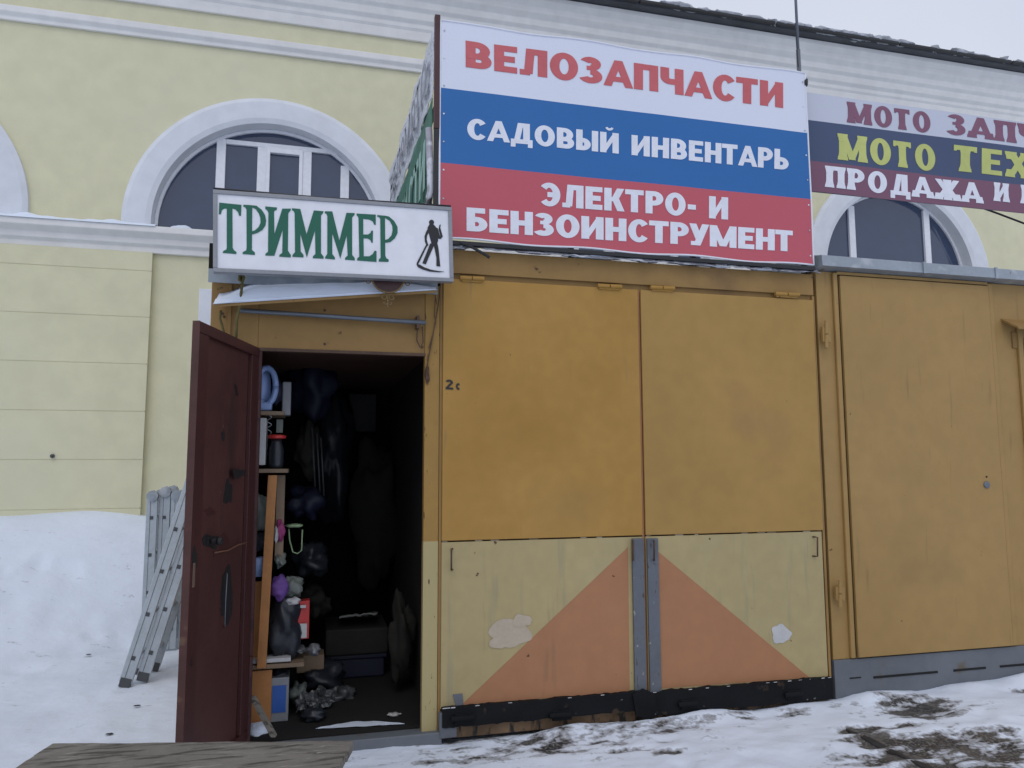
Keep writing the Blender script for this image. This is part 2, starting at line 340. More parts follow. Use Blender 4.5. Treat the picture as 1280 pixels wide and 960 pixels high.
def lettering(text, quad, T=.24, t=.2, S=0, gap=.13, depth=.002, post=None, split=False):
    """letters of a line, laid on the quad TL,TR,BR,BL; each stroke a hair proud of the one before. Natural: quad gives origin, width per unit"""
    TL, TR, BR, BL = [Vector(p) for p in quad]; nrm = (TR-TL).cross(BL-TL).normalized()
    if nrm.y > 0: nrm = -nrm
    x = 0; out = []
    for ch in text:
        w, q = glyph(ch, T, t, S); out.append((x, q)); x += w+gap*(.35 if ch in 'АУ' or (nx_ := text[len(out):len(out)+1]) in ('А', 'У', 'Т') else 1)+(2*S*.8 if S and ch != ' ' else 0)
    tot = x-gap; mb = MB(); k = 0; parts = [mb]
    for x0, q in out:
        if not q and split: mb = MB(); parts.append(mb)
        for poly in q:
            k += 1; pts = []
            for (a, b) in poly:
                u = (a+x0)/tot; p = (BL+(BR-BL)*u)*(1-b)+(TL+(TR-TL)*u)*b
                if post: p = post(p)
                pts.append(p)
            d = depth+(k % 9)*.00006
            if (pts[1]-pts[0]).cross(pts[2]-pts[0]).length < 1e-9 and (pts[2]-pts[0]).cross(pts[3]-pts[0]).length < 1e-9: continue
            mb.prism(pts, nrm*d)
    return parts if split else mb

# ================================================================== GROUND
def sstep(a, b, x): t = max(0, min(1, (x-a)/(b-a))); return t*t*(3-2*t)
_rd = random.Random(5)
DENTS = [(_rd.uniform(-2.6, -.75), _rd.uniform(3.6, 8.0), _rd.uniform(.05, .14), _rd.uniform(.005, .020)) for _ in range(46)]+[(_rd.uniform(.7, 4.6), _rd.uniform(3.2, 4.0), _rd.uniform(.05, .10), _rd.uniform(.006, .014)) for _ in range(40)]
def gz(x, y):
    z = .012+.03*sstep(1.5, 4.5, x)*sstep(2.5, 4.2, y)
    k = max(0, min(1, (-x-1.3)/2.6))
    if x < 0: z += .88*sstep(6.9-1.7*k, 9.0-.5*k, y)+.10*k*sstep(3.5, 6.5, y)
    n1 = noise.noise(Vector((x*.9, y*.9, 1.3)))*.04; n2 = noise.noise(Vector((x*3.2, y*3.2, 4)))*.018; n3 = noise.noise(Vector((x*11, y*11, 7)))*.005; far = sstep(5.0, 7.5, y)
    n1 += far*.11*noise.noise(Vector((x*.7, y*1.1, 9))); n2 *= 1-.6*far; n3 *= 1-.8*far
    if y < 5:
        z += .012*math.exp(-((x-1.3)/.8)**2-((y-3.98)/.16)**2)*noise.noise(Vector((x*16, y*26, 2)))
        n3 += .006*noise.noise(Vector((x*8, y*14, 17)))+.0035*noise.noise(Vector((x*24, y*38, 27)))
    for (dx_, dy_, dr, dd) in DENTS:
        e = ((x-dx_)**2+((y-dy_)*.8)**2)/(dr*dr)
        if e < 6: z -= dd*math.exp(-e)-dd*.35*math.exp(-(math.sqrt(e)-1.5)**2*3)
    near = .35+.65*sstep(-.3, -1.6, x) if x < -.3 else .5
    z += (n1+n2)*near+n3*.8
    z += .05*math.exp(-((y-4.12)/.09)**2)*sstep(.75, 1.6, x)*(.55+noise.noise(Vector((x*2.5, 0, 2))))     # snow drifted against the gates
    if x > -.42 and y > 4.22: z = min(z, -.03)
    return z
BL_ = [(Z_(a, b, .03), rx, ry, w) for a, b, rx, ry, w in (
    (1150, 885, .22, .13, 1.05), (1075, 910, .12, .05, 1.3), (1100, 922, .15, .06, 1.4), (1130, 936, .15, .06, 1.4), (1160, 950, .16, .06, 1.4), (1185, 963, .17, .06, 1.4), (1195, 922, .36, .11, .97), (1245, 935, .30, .12, .95), (1275, 950, .3, .08, .7),
    (1090, 945, .20, .06, .92), (1215, 955, .35, .06, .85), (1120, 905, .25, .05, .6), (1275, 866, .12, .04, .7), (1230, 965, .3, .05, .75),
    (700, 906, .40, .07, .80), (800, 898, .38, .07, .80), (600, 916, .28, .05, .66), (660, 922, .3, .05, .66), (560, 925, .2, .03, .5), (790, 932, .14, .03, .66), (840, 935, .07, .03, .75), (770, 915, .3, .03, .42), (885, 884, .25, .05, .5), (980, 882, .2, .04, .45), (990, 872, .2, .03, .33), (600, 918, .2, .04, .3), (450, 926, .4, .05, .45),
    (1040, 955, .12, .02, .4))]
BL_ += [(Vector((1.30, 3.98, 0)), .60, .15, .60), (Vector((.85, 3.93, 0)), .28, .10, .56), (Vector((1.9, 4.02, 0)), .35, .10, .60), (Vector((2.6, 4.05, 0)), .3, .07, .5)]
GR = bpy.data.meshes.new('snowy_ground')
def axis(segs):
    out = []
    for a, b, st in segs:
        n = max(1, round((b-a)/st)); out += [a+(b-a)*i/n for i in range(n)]
    return out+[segs[-1][1]]
xs = axis([(-300, -30, 45), (-30, -8, 2), (-8, -3.4, .25), (-3.4, 5.6, .028), (5.6, 12, .4), (12, 40, 3), (40, 300, 45)])
ys = axis([(-300, -30, 45), (-30, -3, 3), (-3, 2.3, .25), (2.3, 4.4, .018), (4.4, 9.2, .045), (9.2, 30, 3), (30, 300, 45)])
vs = []; bare = []
for y in ys:
    for x in xs:
        vs.append((x, y, gz(x, y) if -9 < x < 13 and -4 < y < 10 else (0 if y < 9 else .0)))
        b = 0
        for c, rx, ry, w in BL_:
            e = ((x-c.x)/rx)**2+((y-c.y)/ry)**2
            if e < 9: b = max(b, w*math.exp(-e*.6)+.0)
        bare.append(b)
nx = len(xs)
GR.from_pydata(vs, [], [(j*nx+i, j*nx+i+1, (j+1)*nx+i+1, (j+1)*nx+i) for j in range(len(ys)-1) for i in range(nx-1)])
for i, b in enumerate(bare):
    if b > .3: GR.vertices[i].co.z -= .02*min(1, (b-.3)*2)
at = GR.attributes.new('bare', 'FLOAT', 'POINT'); at.data.foreach_set('value', bare)
for p in GR.polygons: p.use_smooth = True
GR.materials.append(M['ground'])
g = bpy.data.objects.new('snowy_ground', GR); C.objects.link(g); g['kind'] = 'structure'

st = [Z_(1060+140*k/14, 908+57*k/14, .04) for k in range(15)]
def stf(u, v):
    k = u*14; i = min(13, int(k)); p = st[i]*(1-(k-i))+st[i+1]*(k-i); p = p+Vector((.35, .9, 0)).normalized()*((v-.5)*(.085+.02*noise.noise(Vector((u*6, 0, 1)))))
    return (p.x, p.y, gz(p.x, p.y)-.012+.002*noise.noise(Vector((u*20, v*3, 0))))
o = MB().slab(60, 4, stf, (0, 0, -.02)).build('wet_crack_strip', mat('wet_black_crack', (.022, .023, .026), .55, .4, 9, .5, 25), None, smooth=True)  # added strip standing in for a dark wet crack in the asphalt
solo(o, 'black strip standing in for a wet crack diagonally across the thawed ground at lower right', 'strip')

# ================================================================== YELLOW HALL
YB = 9.0
hall = thing('market_hall', 'long pale yellow plastered hall with white arched windows and cornice behind the kiosks', 'building', (3, YB, 0))
HX0, HX1 = -12.0, 16.0; SILL, ZC, RI, RO = 4.07, 4.14, 1.265, 1.56
CX = [-8.6, -4.48, -.46, 3.85, 8.16, 12.5]
w = MB(); edges = [HX0]
for c in CX: edges += [c-RI, c+RI]
edges.append(HX1)
ZT = 7.3
w.box(HX0, HX1, YB, YB+.35, -.3, SILL)
for a, b in zip(edges[0::2], edges[1::2]): w.box(a, b, YB, YB+.35, SILL, ZT)
NA = 36
for c in CX:
    arc = [(c-RI*math.cos(math.pi*i/NA), ZC+RI*math.sin(math.pi*i/NA)) for i in range(NA+1)]
    for (xa, za), (xb, zb) in zip(arc, arc[1:]):
        w.add([(xa, YB, za), (xb, YB, zb), (xb, YB, ZT), (xa, YB, ZT), (xa, YB+.35, za), (xb, YB+.35, zb), (xb, YB+.35, ZT), (xa, YB+.35, ZT)],
              [(0, 1, 2, 3), (0, 4, 5, 1), (4, 7, 6, 5)])
w.build('wall', 'wall', hall)
MB().box(HX0, HX1, YB+1.6, YB+1.7, 0, 7.3).build('back_wall', 'dark', hall)
def profile(name, pts, m='cornice', x0=HX0, x1=HX1):
    mb = MB().prism([(x0, y, z) for y, z in pts], (x1-x0, 0, 0)); return mb.build(name, m, hall, bevel=.008)
y = YB
profile('sill_course', [(y, 3.78), (y-.05, 3.78), (y-.05, 3.84), (y-.09, 3.87), (y-.09, 3.93), (y-.17, 3.98), (y-.17, 4.05), (y, 4.07)])
profile('string_course', [(y, 6.26), (y-.04, 6.26), (y-.04, 6.30), (y-.075, 6.34), (y-.075, 6.41), (y, 6.44)])
profile('cornice', [(y, 6.66), (y-.04, 6.66), (y-.04, 6.78), (y-.06, 6.81), (y-.06, 6.86), (y-.10, 6.90), (y-.10, 6.99), (y-.14, 7.03), (y-.14, 7.11), (y-.20, 7.17), (y-.20, 7.25), (y-.25, 7.31), (y-.25, 7.37), (y, 7.40)])
gut = MB().prism([(HX0, y-.38, 7.42), (HX0, y-.36, 7.375), (HX0, y+.3, 7.375), (HX0, y+4, 8.6), (HX0, y+4, 8.7), (HX0, y+.3, 7.46)], (HX1-HX0, 0, 0)).build('roof', mat('dark_roof_sheet', (.05, .055, .065), .5, .3, 4), hall)
for a in range(14):
    x0 = HX0+2*a
    MB().box(x0+.01, x0+1.99, y-.425, y-.38, 7.385, 7.43).build('gutter', 'pole', hall, bevel=.01)
# ice and snow along the eaves
ice = MB(); xx = 0.2
while xx < 11.5:
    r = random.uniform(.05, .2); ice.blob((xx, y-.34, 7.44), (r*1.3, .09, random.uniform(.02, .06)), .4, 4, xx, 14, 8); xx += random.choice((.06, .1, .2, .35))*random.uniform(.5, 1.4)
ice.build('eaves_ice', mat('dirty_ice', (.36, .38, .42), .5, .4, 7, .5, 20), hall, smooth=True)['kind'] = 'stuff'
# snow lying on the sill course
sn = MB(); 
def snsill(u, v):
    x = -6+4.35*u; h = (.045+.04*noise.noise(Vector((x*1.5, 0, 3)))+.03*noise.noise(Vector((x*6, 0, 3))))*math.sin(math.pi*min(1, max(0, v)))
    return (x, y-.185+.17*v, 4.045+.02*v+max(0, h))
sn.grid(90, 8, snsill).build('sill_snow', 'snow', hall, smooth=True)
for c in CX:
    a0 = math.pi; ring = MB(); n = 48
    prof = [(RO, 0), (RO, -.045), (RO-.05, -.07), (RI+.05, -.07), (RI-.006, -.05), (RI-.006, .20)]
    st = [(c-1, 0, SILL)]
    pts = []
    for i in range(n+1):
        a = math.pi*(1-i/n); pts.append((math.cos(a), math.sin(a), ZC))
    full = [(-1, 0, SILL-.02)]+pts+[(1, 0, SILL-.02)]
    vs = [(c+p[0]*r, YB+dy, p[2]+p[1]*r) for p in full for r, dy in prof]; m = len(prof)
    ring.add(vs, [(i*m+k, i*m+k+1, (i+1)*m+k+1, (i+1)*m+k) for i in range(len(full)-1) for k in range(m-1)])
    ring.build('window_surround', 'white', hall, smooth=False)
    # window: frame bars, panes
    yw = YB+.11; wn = MB()
    ri = RI-.008; ro2 = RI-.045
    for i in range(36):
        a, b = math.pi*i/36, math.pi*(i+1)/36
        P = lambda r, t_: (c+r*math.cos(t_), ZC+r*math.sin(t_))
        q = [P(ri, a), P(ri, b), P(ro2, b), P(ro2, a)]
        wn.prism([(p[0], yw, p[1]) for p in q], (0, .06, 0))
    for sx in (-1, 1): wn.box(c+sx*(RI-.027)-.018, c+sx*(RI-.027)+.018, yw, yw+.06, SILL-.02, ZC)
    central = c != CX[-1] and c != CX[-2]
    xb = [-.58, -.13, .38, .82] if central else [-.68, .62]; hw = .05; zb = 1.03
    for k, x in enumerate(xb):
        h = math.sqrt(max(0, ro2**2-(abs(x)+hw)**2))+.04
        if central and k in (1, 2): h = zb
        wn.box(c+x-hw, c+x+hw, yw-.004-.001*k, yw+.056-.001*k, SILL-.02, ZC+h)
    if central:
        wn.box(c-.529, c+.72, yw-.002, yw+.058, ZC+zb+.001, ZC+zb+.055)
    wf = wn.build('arched_window', 'pvc', hall, bevel=.004)
    if central:
        cs = MB(); a0_, a1_ = c-.08, c+.33
        cs.box(a0_, a0_+.04, yw-.02, yw+.04, SILL, ZC+zb-.002); cs.box(a1_-.04, a1_, yw-.02, yw+.04, SILL, ZC+zb-.002); cs.box(a0_+.04, a1_-.04, yw-.02, yw+.04, ZC+zb-.06, ZC+zb-.002)
        cs.build('casement', 'pvc', wf, bevel=.004)
    cuts = [-RI]+xb+[RI]
    for a, b in zip(cuts, cuts[1:]):
        pts = [(c+a+.01, SILL-.02), (c+b-.01, SILL-.02)]
        for k in range(11):
            x = b-.01+(a-b+.02)*k/10; top = ZC+math.sqrt(max(0, (RI-.02)**2-x*x))
            if central and a > -.6 and b < .83: top = min(top, ZC+zb+.02)
            pts.append((c+x, max(top, SILL)))
        MB().prism([(p[0], yw+.03+random.uniform(0, .004), p[1]) for p in pts], (0, .006, 0)).build('pane', 'glass', wf)
    if central:
        pts = [(c-.58, ZC+zb+.03), (c+.66, ZC+zb+.03)]+[(c+.66-1.24*k/12, ZC+math.sqrt((RI-.02)**2-(.66-1.24*k/12)**2)) for k in range(13)]
        MB().prism([(p[0], yw+.032, p[1]) for p in pts], (0, .006, 0)).build('pane', 'glass', wf)
# projecting pier with grooved courses, left of the window
zc = [-.3, 1.02, 1.53, 2.04, 2.55, 3.06, 3.57, 3.78]
for k in range(3):
    x1 = -1.68-4.2*k; x0 = x1-2.4
    MB().box(x0+.01, x1-.012, YB-.0705, YB-.001, -.3, 3.779).build('pier', 'wall', hall)
    for a, b in zip(zc, zc[1:]):
        MB().box(x0, x1, YB-.075, YB-.071, a+.004, b-.004).build('course', 'wall', hall, bevel=.003)
p0, p1 = Y_(250, 362, YB), Y_(262, 400, YB)
MB().box(p0.x, p0.x+.9, YB-.06, YB, 1.2, p0.z).build('lower_window_surround', 'white', hall, bevel=.006)
MB().lathe(Y_(66, 570, YB-.075), (0, -1, 0), [(0, .02), (.03, .02), (.035, .008), (.05, .008)], 10).build('wall_bolt', 'rivet', hall)
MB().blob(Y_(122, 282, YB+.03)+Vector((.83, 0, .02)), (.13, .08, .045), .2, 2, 3).build('snow_lump', 'snow', hall, smooth=True)
# board half buried in the snow bank
o = MB().obox(Z_(-45, 663, .85), (.42, .06, .0), (.02, .22, .02), (0, 0, .022)).build('buried_board', 'brown', None, bevel=.004)
solo(o, 'dark brown board half buried in the snow bank at the yellow wall', 'board')

# ================================================================== MAIN KIOSK
KX0, KX1, KY1 = -.50, 3.128, 7.0
K = thing('trading_kiosk', 'ochre metal kiosk with open doorway and orange painted triangles on its lower flaps', 'kiosk', (1.3, 5.6, 0))
MB().box(KX0, KX0+.04, D+.01, KY1, .03, 2.60).build('side_wall', 'ochre_c', K)
MB().box(KX1-.04, KX1, D+.01, KY1, .03, 2.68).build('side_wall', 'ochre_c', K)
MB().box(KX0+.04, KX1-.04, KY1-.04, KY1, .03, 2.60).build('back_wall', 'ochre_c', K)
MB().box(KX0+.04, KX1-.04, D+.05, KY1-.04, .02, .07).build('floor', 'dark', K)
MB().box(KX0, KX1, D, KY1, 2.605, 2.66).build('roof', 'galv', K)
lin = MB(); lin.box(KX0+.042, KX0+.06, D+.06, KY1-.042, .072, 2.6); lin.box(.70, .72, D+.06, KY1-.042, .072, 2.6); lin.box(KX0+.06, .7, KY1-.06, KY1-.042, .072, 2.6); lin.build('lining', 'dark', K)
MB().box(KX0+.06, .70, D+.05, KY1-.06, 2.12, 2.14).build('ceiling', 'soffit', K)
# front frame
MB().box(KX0, -.262, D, D+.05, .03, 2.455).build('front_panel', 'ochre_c', K, bevel=.003)
MB().box(KX0+.085, KX0+.10, D-.012, D, .03, 2.40).build('panel_bead', 'ochre_c', K)
MB().box(-.262, .618, D, D+.05, 2.068, 2.455).build('header', 'ochre_c', K, bevel=.003)
MB().box(-.30, .622, D-.006, D+.03, 2.056, 2.072).build('drip_strip', 'rustm', K)
jm = bpy.data.objects
jb = MB().box(.618, .700, D-.004, D+.05, .03, 2.455); o = jb.build('door_jamb', 'jamb', K, bevel=.003)
# the two-tone break sits at 1.03 m: give the jamb its own origin there
o.data.transform(Matrix.Translation((0, 0, K.location.z))); 
MB().box(-.262, -.24, D+.001, D+.05, .07, 2.055).build('door_jamb', 'doorb', K)
MB().box(-.34, .72, D-.04, D+.06, -.02, .062).build('threshold', 'greyb', K, bevel=.005)
MB().box(.702, KX1, D+.012, D+.05, 2.455, 2.675).build('gate_header', 'ochre_c', K)
MB().box(.702, KX1-.004, D-.008, D+.0115, 2.535, 2.672).build('gate_fascia', 'ochre_c', K, bevel=.003)
MB().box(.702, KX1, D+.02, D+.05, .03, 2.455).build('gate_backing', 'soffit', K)
MB().box(.702, .716, D-.006, D+.0195, .05, 2.53).build('gate_stile', 'ochre_c', K)
MB().box(3.112, KX1, D-.006, D+.0195, .05, 2.53).build('gate_stile', 'ochre_c', K)
MB().box(1.897, 1.911, D-.004, D+.0195, .16, 2.50).build('mullion', 'orange', K)
MB().box(.702, KX1, D-.004, D+.0195, .015, .085).build('bottom_rail', mat('stained_rail_paint', (.20, .125, .07), .8, .3, 6, .4, 25, [((.03, .026, .022), 7, .52, .08, (3, 1, 1)), ((.34, .27, .15), 9, .66, .05)]), K, bevel=.003)
fl = 'galv'
MB().obox((KX0-.01, D-.07, 2.452), (1.19, 0, .0), (0, .09, .02), (0, 0, .012)).build('eaves_sheet', fl, K)
MB().box(KX0-.01, .675, D-.075, D-.068, 2.392, 2.462).build('eaves_sheet', fl, K)
MB().box(KX0-.012, .676, D-.06, D-.012, 2.462, 2.60).build('eaves_board', 'dark', K)
# flaps
def sheet(name, x0, x1, z0, z1, m, yf=D-.02, amp=.010, seed=0):
    def fn(u, v):
        x = x0+(x1-x0)*u; z = z0+(z1-z0)*v
        e = math.sin(math.pi*u)*math.sin(math.pi*v)
        return (x, yf+amp*e*noise.noise(Vector((x*1.7, seed, z*1.7)))*2+amp*e*.35*noise.noise(Vector((x*5, seed, z*5))), z)
    return MB().slab(24, 24, fn, (0, .018, 0)).build(name, m, K, bevel=.003)
UF1 = sheet('upper_flap', .7165, 1.8945, 1.048, 2.50, 'ochre', seed=1)
UF2 = sheet('upper_flap', 1.9135, 3.108, 1.048, 2.50, 'ochre', seed=2)
LF1 = sheet('lower_flap', .7165, 1.8945, .17, 1.040, 'cream', seed=3, yf=D-.016, amp=0)
LF2 = sheet('lower_flap', 1.9135, 3.098, .17, 1.040, 'cream', seed=4, yf=D-.016, amp=0)
UF2.data.materials.clear(); UF2.data.materials.append(mat('ochre_paint_greyer', (.375, .225, .066), .55, .07, 1.2, .12, 6, [((.27, .155, .07), 1.2, .62, .2), (RUST, 17, .745, .03)], spec=.3))
def FY(a, b, y=D-.016): return Y_(a, b, y)
def flat(name, pxs, m, par, y=D-.0165, d=.0015, label=None):
    return MB().prism([Y_(a, b, y) for a, b in pxs], (0, -d, 0)).build(name, m, par, label=label)
flat('painted_triangle', [(785, 684), (577, 881), (787, 864)], 'orange', LF1)
flat('painted_triangle', [(816, 684), (1012, 847), (819, 861)], 'orange', LF2)
def patch(name, cx, cy, rx, ry, m, par, y, seed, d=.001, amp=.35, n=26, fq=1.6):
    pts = []
    for i in range(n):
        a = 2*math.pi*i/n; k = 1+amp*noise.noise(Vector((math.cos(a)*fq, math.sin(a)*fq, seed)))*1.6
        pts.append(Y_(cx+rx*k*math.cos(a), cy+ry*k*math.sin(a), y))
    return MB().prism(pts, (0, -d, 0)).build(name, m, par)
patch('filler_patch', 639, 791, 26, 17, 'patch', LF1, D-.0182, 2.2, amp=.2, n=40, fq=1.1)
patch('filler_patch', 652, 776, 13, 7, 'patch', LF1, D-.0196, 8.2, amp=.3)
patch('filler_patch', 622, 802, 12, 8, 'patch', LF1, D-.0194, 4.4, amp=.3)
patch('filler_patch', 976, 792, 13, 11, M['paper'], LF2, D-.0182, 5.1)
def chips(x0, x1, z, name, m, par, y=D-.0205, h=.004, st=.03):
    mb = MB(); x = x0
    while x < x1:
        l = random.uniform(.01, st)*2; k = random.uniform(.4, 1.2)*h
        mb.box(x, min(x1, x+l), y-.0008, y, z-k, z+k*.6); x += l+random.expovariate(1/.11)
    mb.build(name, m, par)['kind'] = 'stuff'
chips(.72, 1.89, 1.044, 'chipped_edge', 'patch', K, y=D-.012, h=.003); chips(1.92, 3.10, 1.044, 'chipped_edge', 'patch', K, y=D-.012, h=.003)
chips(.72, 1.89, .187, 'chipped_edge', 'paper', K, y=D-.056, h=.003, st=.012); chips(1.92, 3.09, .177, 'chipped_edge', 'paper', K, y=D-.056, h=.003, st=.012)
# grey painted meeting strips and black bottom bars
MB().box(1.822, 1.893, D-.034, D-.0185, .15, 1.032).build('closing_strip', 'grey', LF1, bevel=.003)
MB().box(1.915, 1.985, D-.034, D-.0185, .15, 1.030).build('closing_strip', 'grey', LF2, bevel=.003)
def bar(x0, x1, z0, z1, par):
    def fn(u, v):
        x = x0+(x1-x0)*u; z = z0+(z1-z0)*v+(.008*noise.noise(Vector((x*9, 0, v*3)))+.006*noise.noise(Vector((x*30, 0, v*3))))
        return (x, D-.055+.006*noise.noise(Vector((x*6, v, 4))), z)
    return MB().slab(60, 3, fn, (0, .038, 0)).build('bottom_bar', 'black', par)
bar(.72, 1.90, .085, .185, LF1); bar(1.915, 3.10, .050, .175, LF2)
MB().box(.705, .80, D-.045, D-.006, .03, .16).build('corner_plate', 'grey', K, bevel=.006)
MB().prism([Y_(a, b, D-.057) for a, b in ((790, 868), (803, 860), (818, 868), (822, 894), (808, 899), (794, 894))], (0, -.012, 0)).build('centre_bracket', 'black', K, bevel=.003)
MB().prism([Y_(a, b, D-.0185) for a, b in ((566, 868), (578, 867), (579, 880), (570, 884))], (0, -.004, 0)).build('corner_tab', 'grey', LF1)
def hinge(cx, cy, par, wpx=30, y=D-.03, m='ochre', vert=False):
    a, b = (Y_(cx-wpx/2, cy, y), Y_(cx+wpx/2, cy+wpx*.05, y)) if not vert else (Y_(cx, cy-wpx/2, y), Y_(cx, cy+wpx/2, y))
    mb = MB().tube([a, a+(b-a)*.48], .012, 10).tube([a+(b-a)*.52, b], .0125, 10)
    if not vert: mb.box(a.x+.01, b.x-.01, y+.002, y+.012, a.z-.02, a.z+.012)
    else: mb.box(a.x-.03, a.x+.03, y+.002, y+.02, b.z+.04, a.z-.04)
    return mb.build('hinge', m, par, smooth=False)
for c in ((590, 347), (762, 357)): hinge(*c, UF1)
for c in ((828, 359), (984, 367)): hinge(*c, UF2)
for a, b, par in ((578, 898, LF1), (700, 894, LF1), (860, 880, LF2), (992, 868, LF2)):
    p = Y_(a, b, D-.07); MB().tube([p-Vector((.06, 0, 0)), p+Vector((.06, 0, 0))], .014, 10).box(p.x-.04, p.x+.07, p.y+.004, p.y+.02, p.z-.03, p.z+.02).build('hinge', 'black', par, bevel=.002)
def staple(a, b, h, par, y, m='rustm', flip=1, r=.005):
    p = Y_(a, b, y); q = Y_(a, b+h, y); s = Vector((0, -.03, 0)); k = Vector((.012*flip, 0, 0))
    MB().tube([p+k, p+s*.5+k*.3, p+s, q+s, q+s*.5+k*.3, q+k], r, 8).build('handle', m, par, smooth=True)
staple(563, 686, 26, LF1, D-.018); staple(1018, 671, 24, LF2, D-.018, flip=-1)
staple(789, 676, 24, LF1, D-.036); staple(815, 676, 24, LF2, D-.036)
for a, b, r in ((548, 471, 4), (547, 500, 2)): pass
# stencilled mark "2 с"
lettering('2', [FY(557, 474, D-.0205), FY(566.5, 475, D-.0205), FY(566.5, 487, D-.0205), FY(557, 486.5, D-.0205)], T=.24, t=.2).build('stencil_mark', 'ink', UF1)
lettering('с', [FY(570, 474.5, D-.0205), FY(575.5, 475, D-.0205), FY(575.5, 487.5, D-.0205), FY(570, 487, D-.0205)], T=.24, t=.2).build('stencil_mark', 'ink', UF1)
# ragged plastic and snow on the ledge beneath the banner
def led(u, v):
    x = .70+2.45*u; n_ = noise.noise(Vector((x*6, v*2, 3))); n2 = noise.noise(Vector((x*22, v*3, 8)))
    return (x, D-.025-.035*(1-v)+.012*n_, 2.668+.030*v+.010*n2+.014*n_)
o = MB().slab(150, 8, led, (0, .03, .008)).build('plastic_sheet', 'tarp', K, smooth=True, label='crumpled black plastic sheet along the kiosk top edge')
ls = MB(); xx = .80
while xx < 3.08:
    r = random.uniform(.04, .13); ls.blob((xx, D-.0, 2.692+random.uniform(-.006, .004)), (r*1.4, .05, random.uniform(.008, .016)), .5, 4, xx*3, 14, 8); xx += random.uniform(.15, .5)
ls.build('ledge_snow', 'snow', K, smooth=True)['kind'] = 'stuff'
# snow laden awning over the doorway
A = [Y_(266, 384, 4.04), Y_(546, 366, 4.06), Vector((.66, D-.004, 2.44)), Vector((-.46, D-.004, 2.335))]
aw = MB(); aw.add(A+[p+Vector((0, 0, .014)) for p in A], [(0, 1, 2, 3), (4, 7, 6, 5), (0, 4, 5, 1), (1, 5, 6, 2), (2, 6, 7, 3), (3, 7, 4, 0)])
AW = aw.build('awning', 'ochre_c', K)
def asn(u, v):
    p = (A[0]*(1-u)+A[1]*u)*(1-v)+(A[3]*(1-u)+A[2]*u)*v
    h = .064*min(1, sstep(0, .18, u))*(1-.35*u)*sstep(1.0, .72, u)**.5*sstep(0, .08, v+.03)+.012*noise.noise(Vector((u*9, v*4, 2)))
    return p+Vector((0, -.004*(1-v), .015+max(.0, h)))
sn = MB().slab(50, 10, asn, (0, 0, -.001))
def asn2(u, v):
    p = asn(u, 0); b = A[0]*(1-u)+A[1]*u+Vector((0, -.004, .0145)); return p*v+b*(1-v)-Vector((0, .012*math.sin(math.pi*v), 0))
sn.grid(50, 3, asn2).build('awning_snow', 'snow', AW, smooth=True)
# bar and small fittings under the awning
pr = MB().tube([Y_(300, 388, D-.05), Y_(532, 403.5, D-.05)], .0125, 12).build('door_rail', 'steel', K, smooth=True)
p = Y_(523, 400, D-.03); MB().box(p.x-.012, p.x+.002, D-.055, D-.001, p.z-.05, p.z+.02).build('rail_bracket', 'rustm', K)
MB().tube([Y_(522, 408, D-.02), Y_(521, 425, D-.02), Y_(525, 434, D-.02), Y_(529, 428, D-.02), Y_(528, 408, D-.02)], .0035, 6).build('wire_loop', 'rustm', K)
MB().tube([Y_(a, b, D-.02) for a, b in ((551, 352), (548, 380), (541, 420), (535, 450), (533, 470), (535, 476))], .0035, 6).build('wire', 'rustm', K)
MB().tube([Y_(a, b, D-.02) for a, b in ((545, 352), (543, 395), (545, 402), (536, 436))], .0025, 6).build('wire', 'rustm', K)
MB().blob(Y_(534, 468, D-.012), (.012, .012, .045), .4, 3, 1).build('paint_chip', 'rustm', K)
for a, b in ((406, 388), (406, 430), (280, 396), (287, 404), (278, 392)):
    MB().lathe(Y_(a, b, D), (0, -1, 0), [(0, .007), (.004, .007), (.006, .003)], 8).build('bolt', 'rustm', K)
# ropes down the left
o = MB().tube([Y_(a, b, 4.05) for a, b in ((302, 343), (303, 352), (300, 380), (296, 400), (295, 422))], .007, 8).tube([Y_(a, b, 4.04) for a, b in ((300, 344), (299, 350), (303, 353), (305, 347), (302, 343))], .008, 8).build('cord', 'rope', None, smooth=True)
solo(o, 'olive cord knotted at the lit sign and hanging behind the top of the open door', 'cord')
o = MB().tube([Y_(a, b, 4.12) for a, b in ((276, 388), (275, 398), (279, 412), (281, 420))], .006, 8).build('cord', 'rope', None, smooth=True)
solo(o, 'short brown cord hanging from the left tip of the snowy awning', 'cord')

# ---- the open door
dh = Vector((-.262, 4.195, 0)); du = Vector((-.203, -.75, 0)).normalized(); dn = Vector((-du.y, du.x, 0)).normalized()
if dn.dot(-dh) < 0: dn = -dn
def dp(u, z, o=0): return dh+du*u+Vector((0, 0, z))+dn*o
DR = thing('iron_door', 'dark oxblood painted steel door standing open at the kiosk entrance', 'door', dh+Vector((0, 0, .1)))
def dbox(name, u0, u1, z0, z1, o0, o1, m, bevel=.003, par=DR):
    return MB().obox(dp(u0, z0, o0), du*(u1-u0), Vector((0, 0, z1-z0)), dn*(o1-o0)).build(name, m, par, bevel=bevel)
dbox('leaf', 0, .764, .10, 2.068, -.02, -.012, 'door')
dbox('rail', .0, .764, 2.02, 2.069, -.012, .010, 'doorb'); dbox('rail', .0, .764, .10, .15, -.012, .010, 'doorb')
dbox('stile', .001, .10, .151, 2.019, -.012, .009, 'doorb'); dbox('stile', .66, .764, .151, 2.019, -.012, .009, 'doorb')
dbox('edge_strip', .7645, .768, .10, 2.069, -.021, .011, 'edge', bevel=.001)
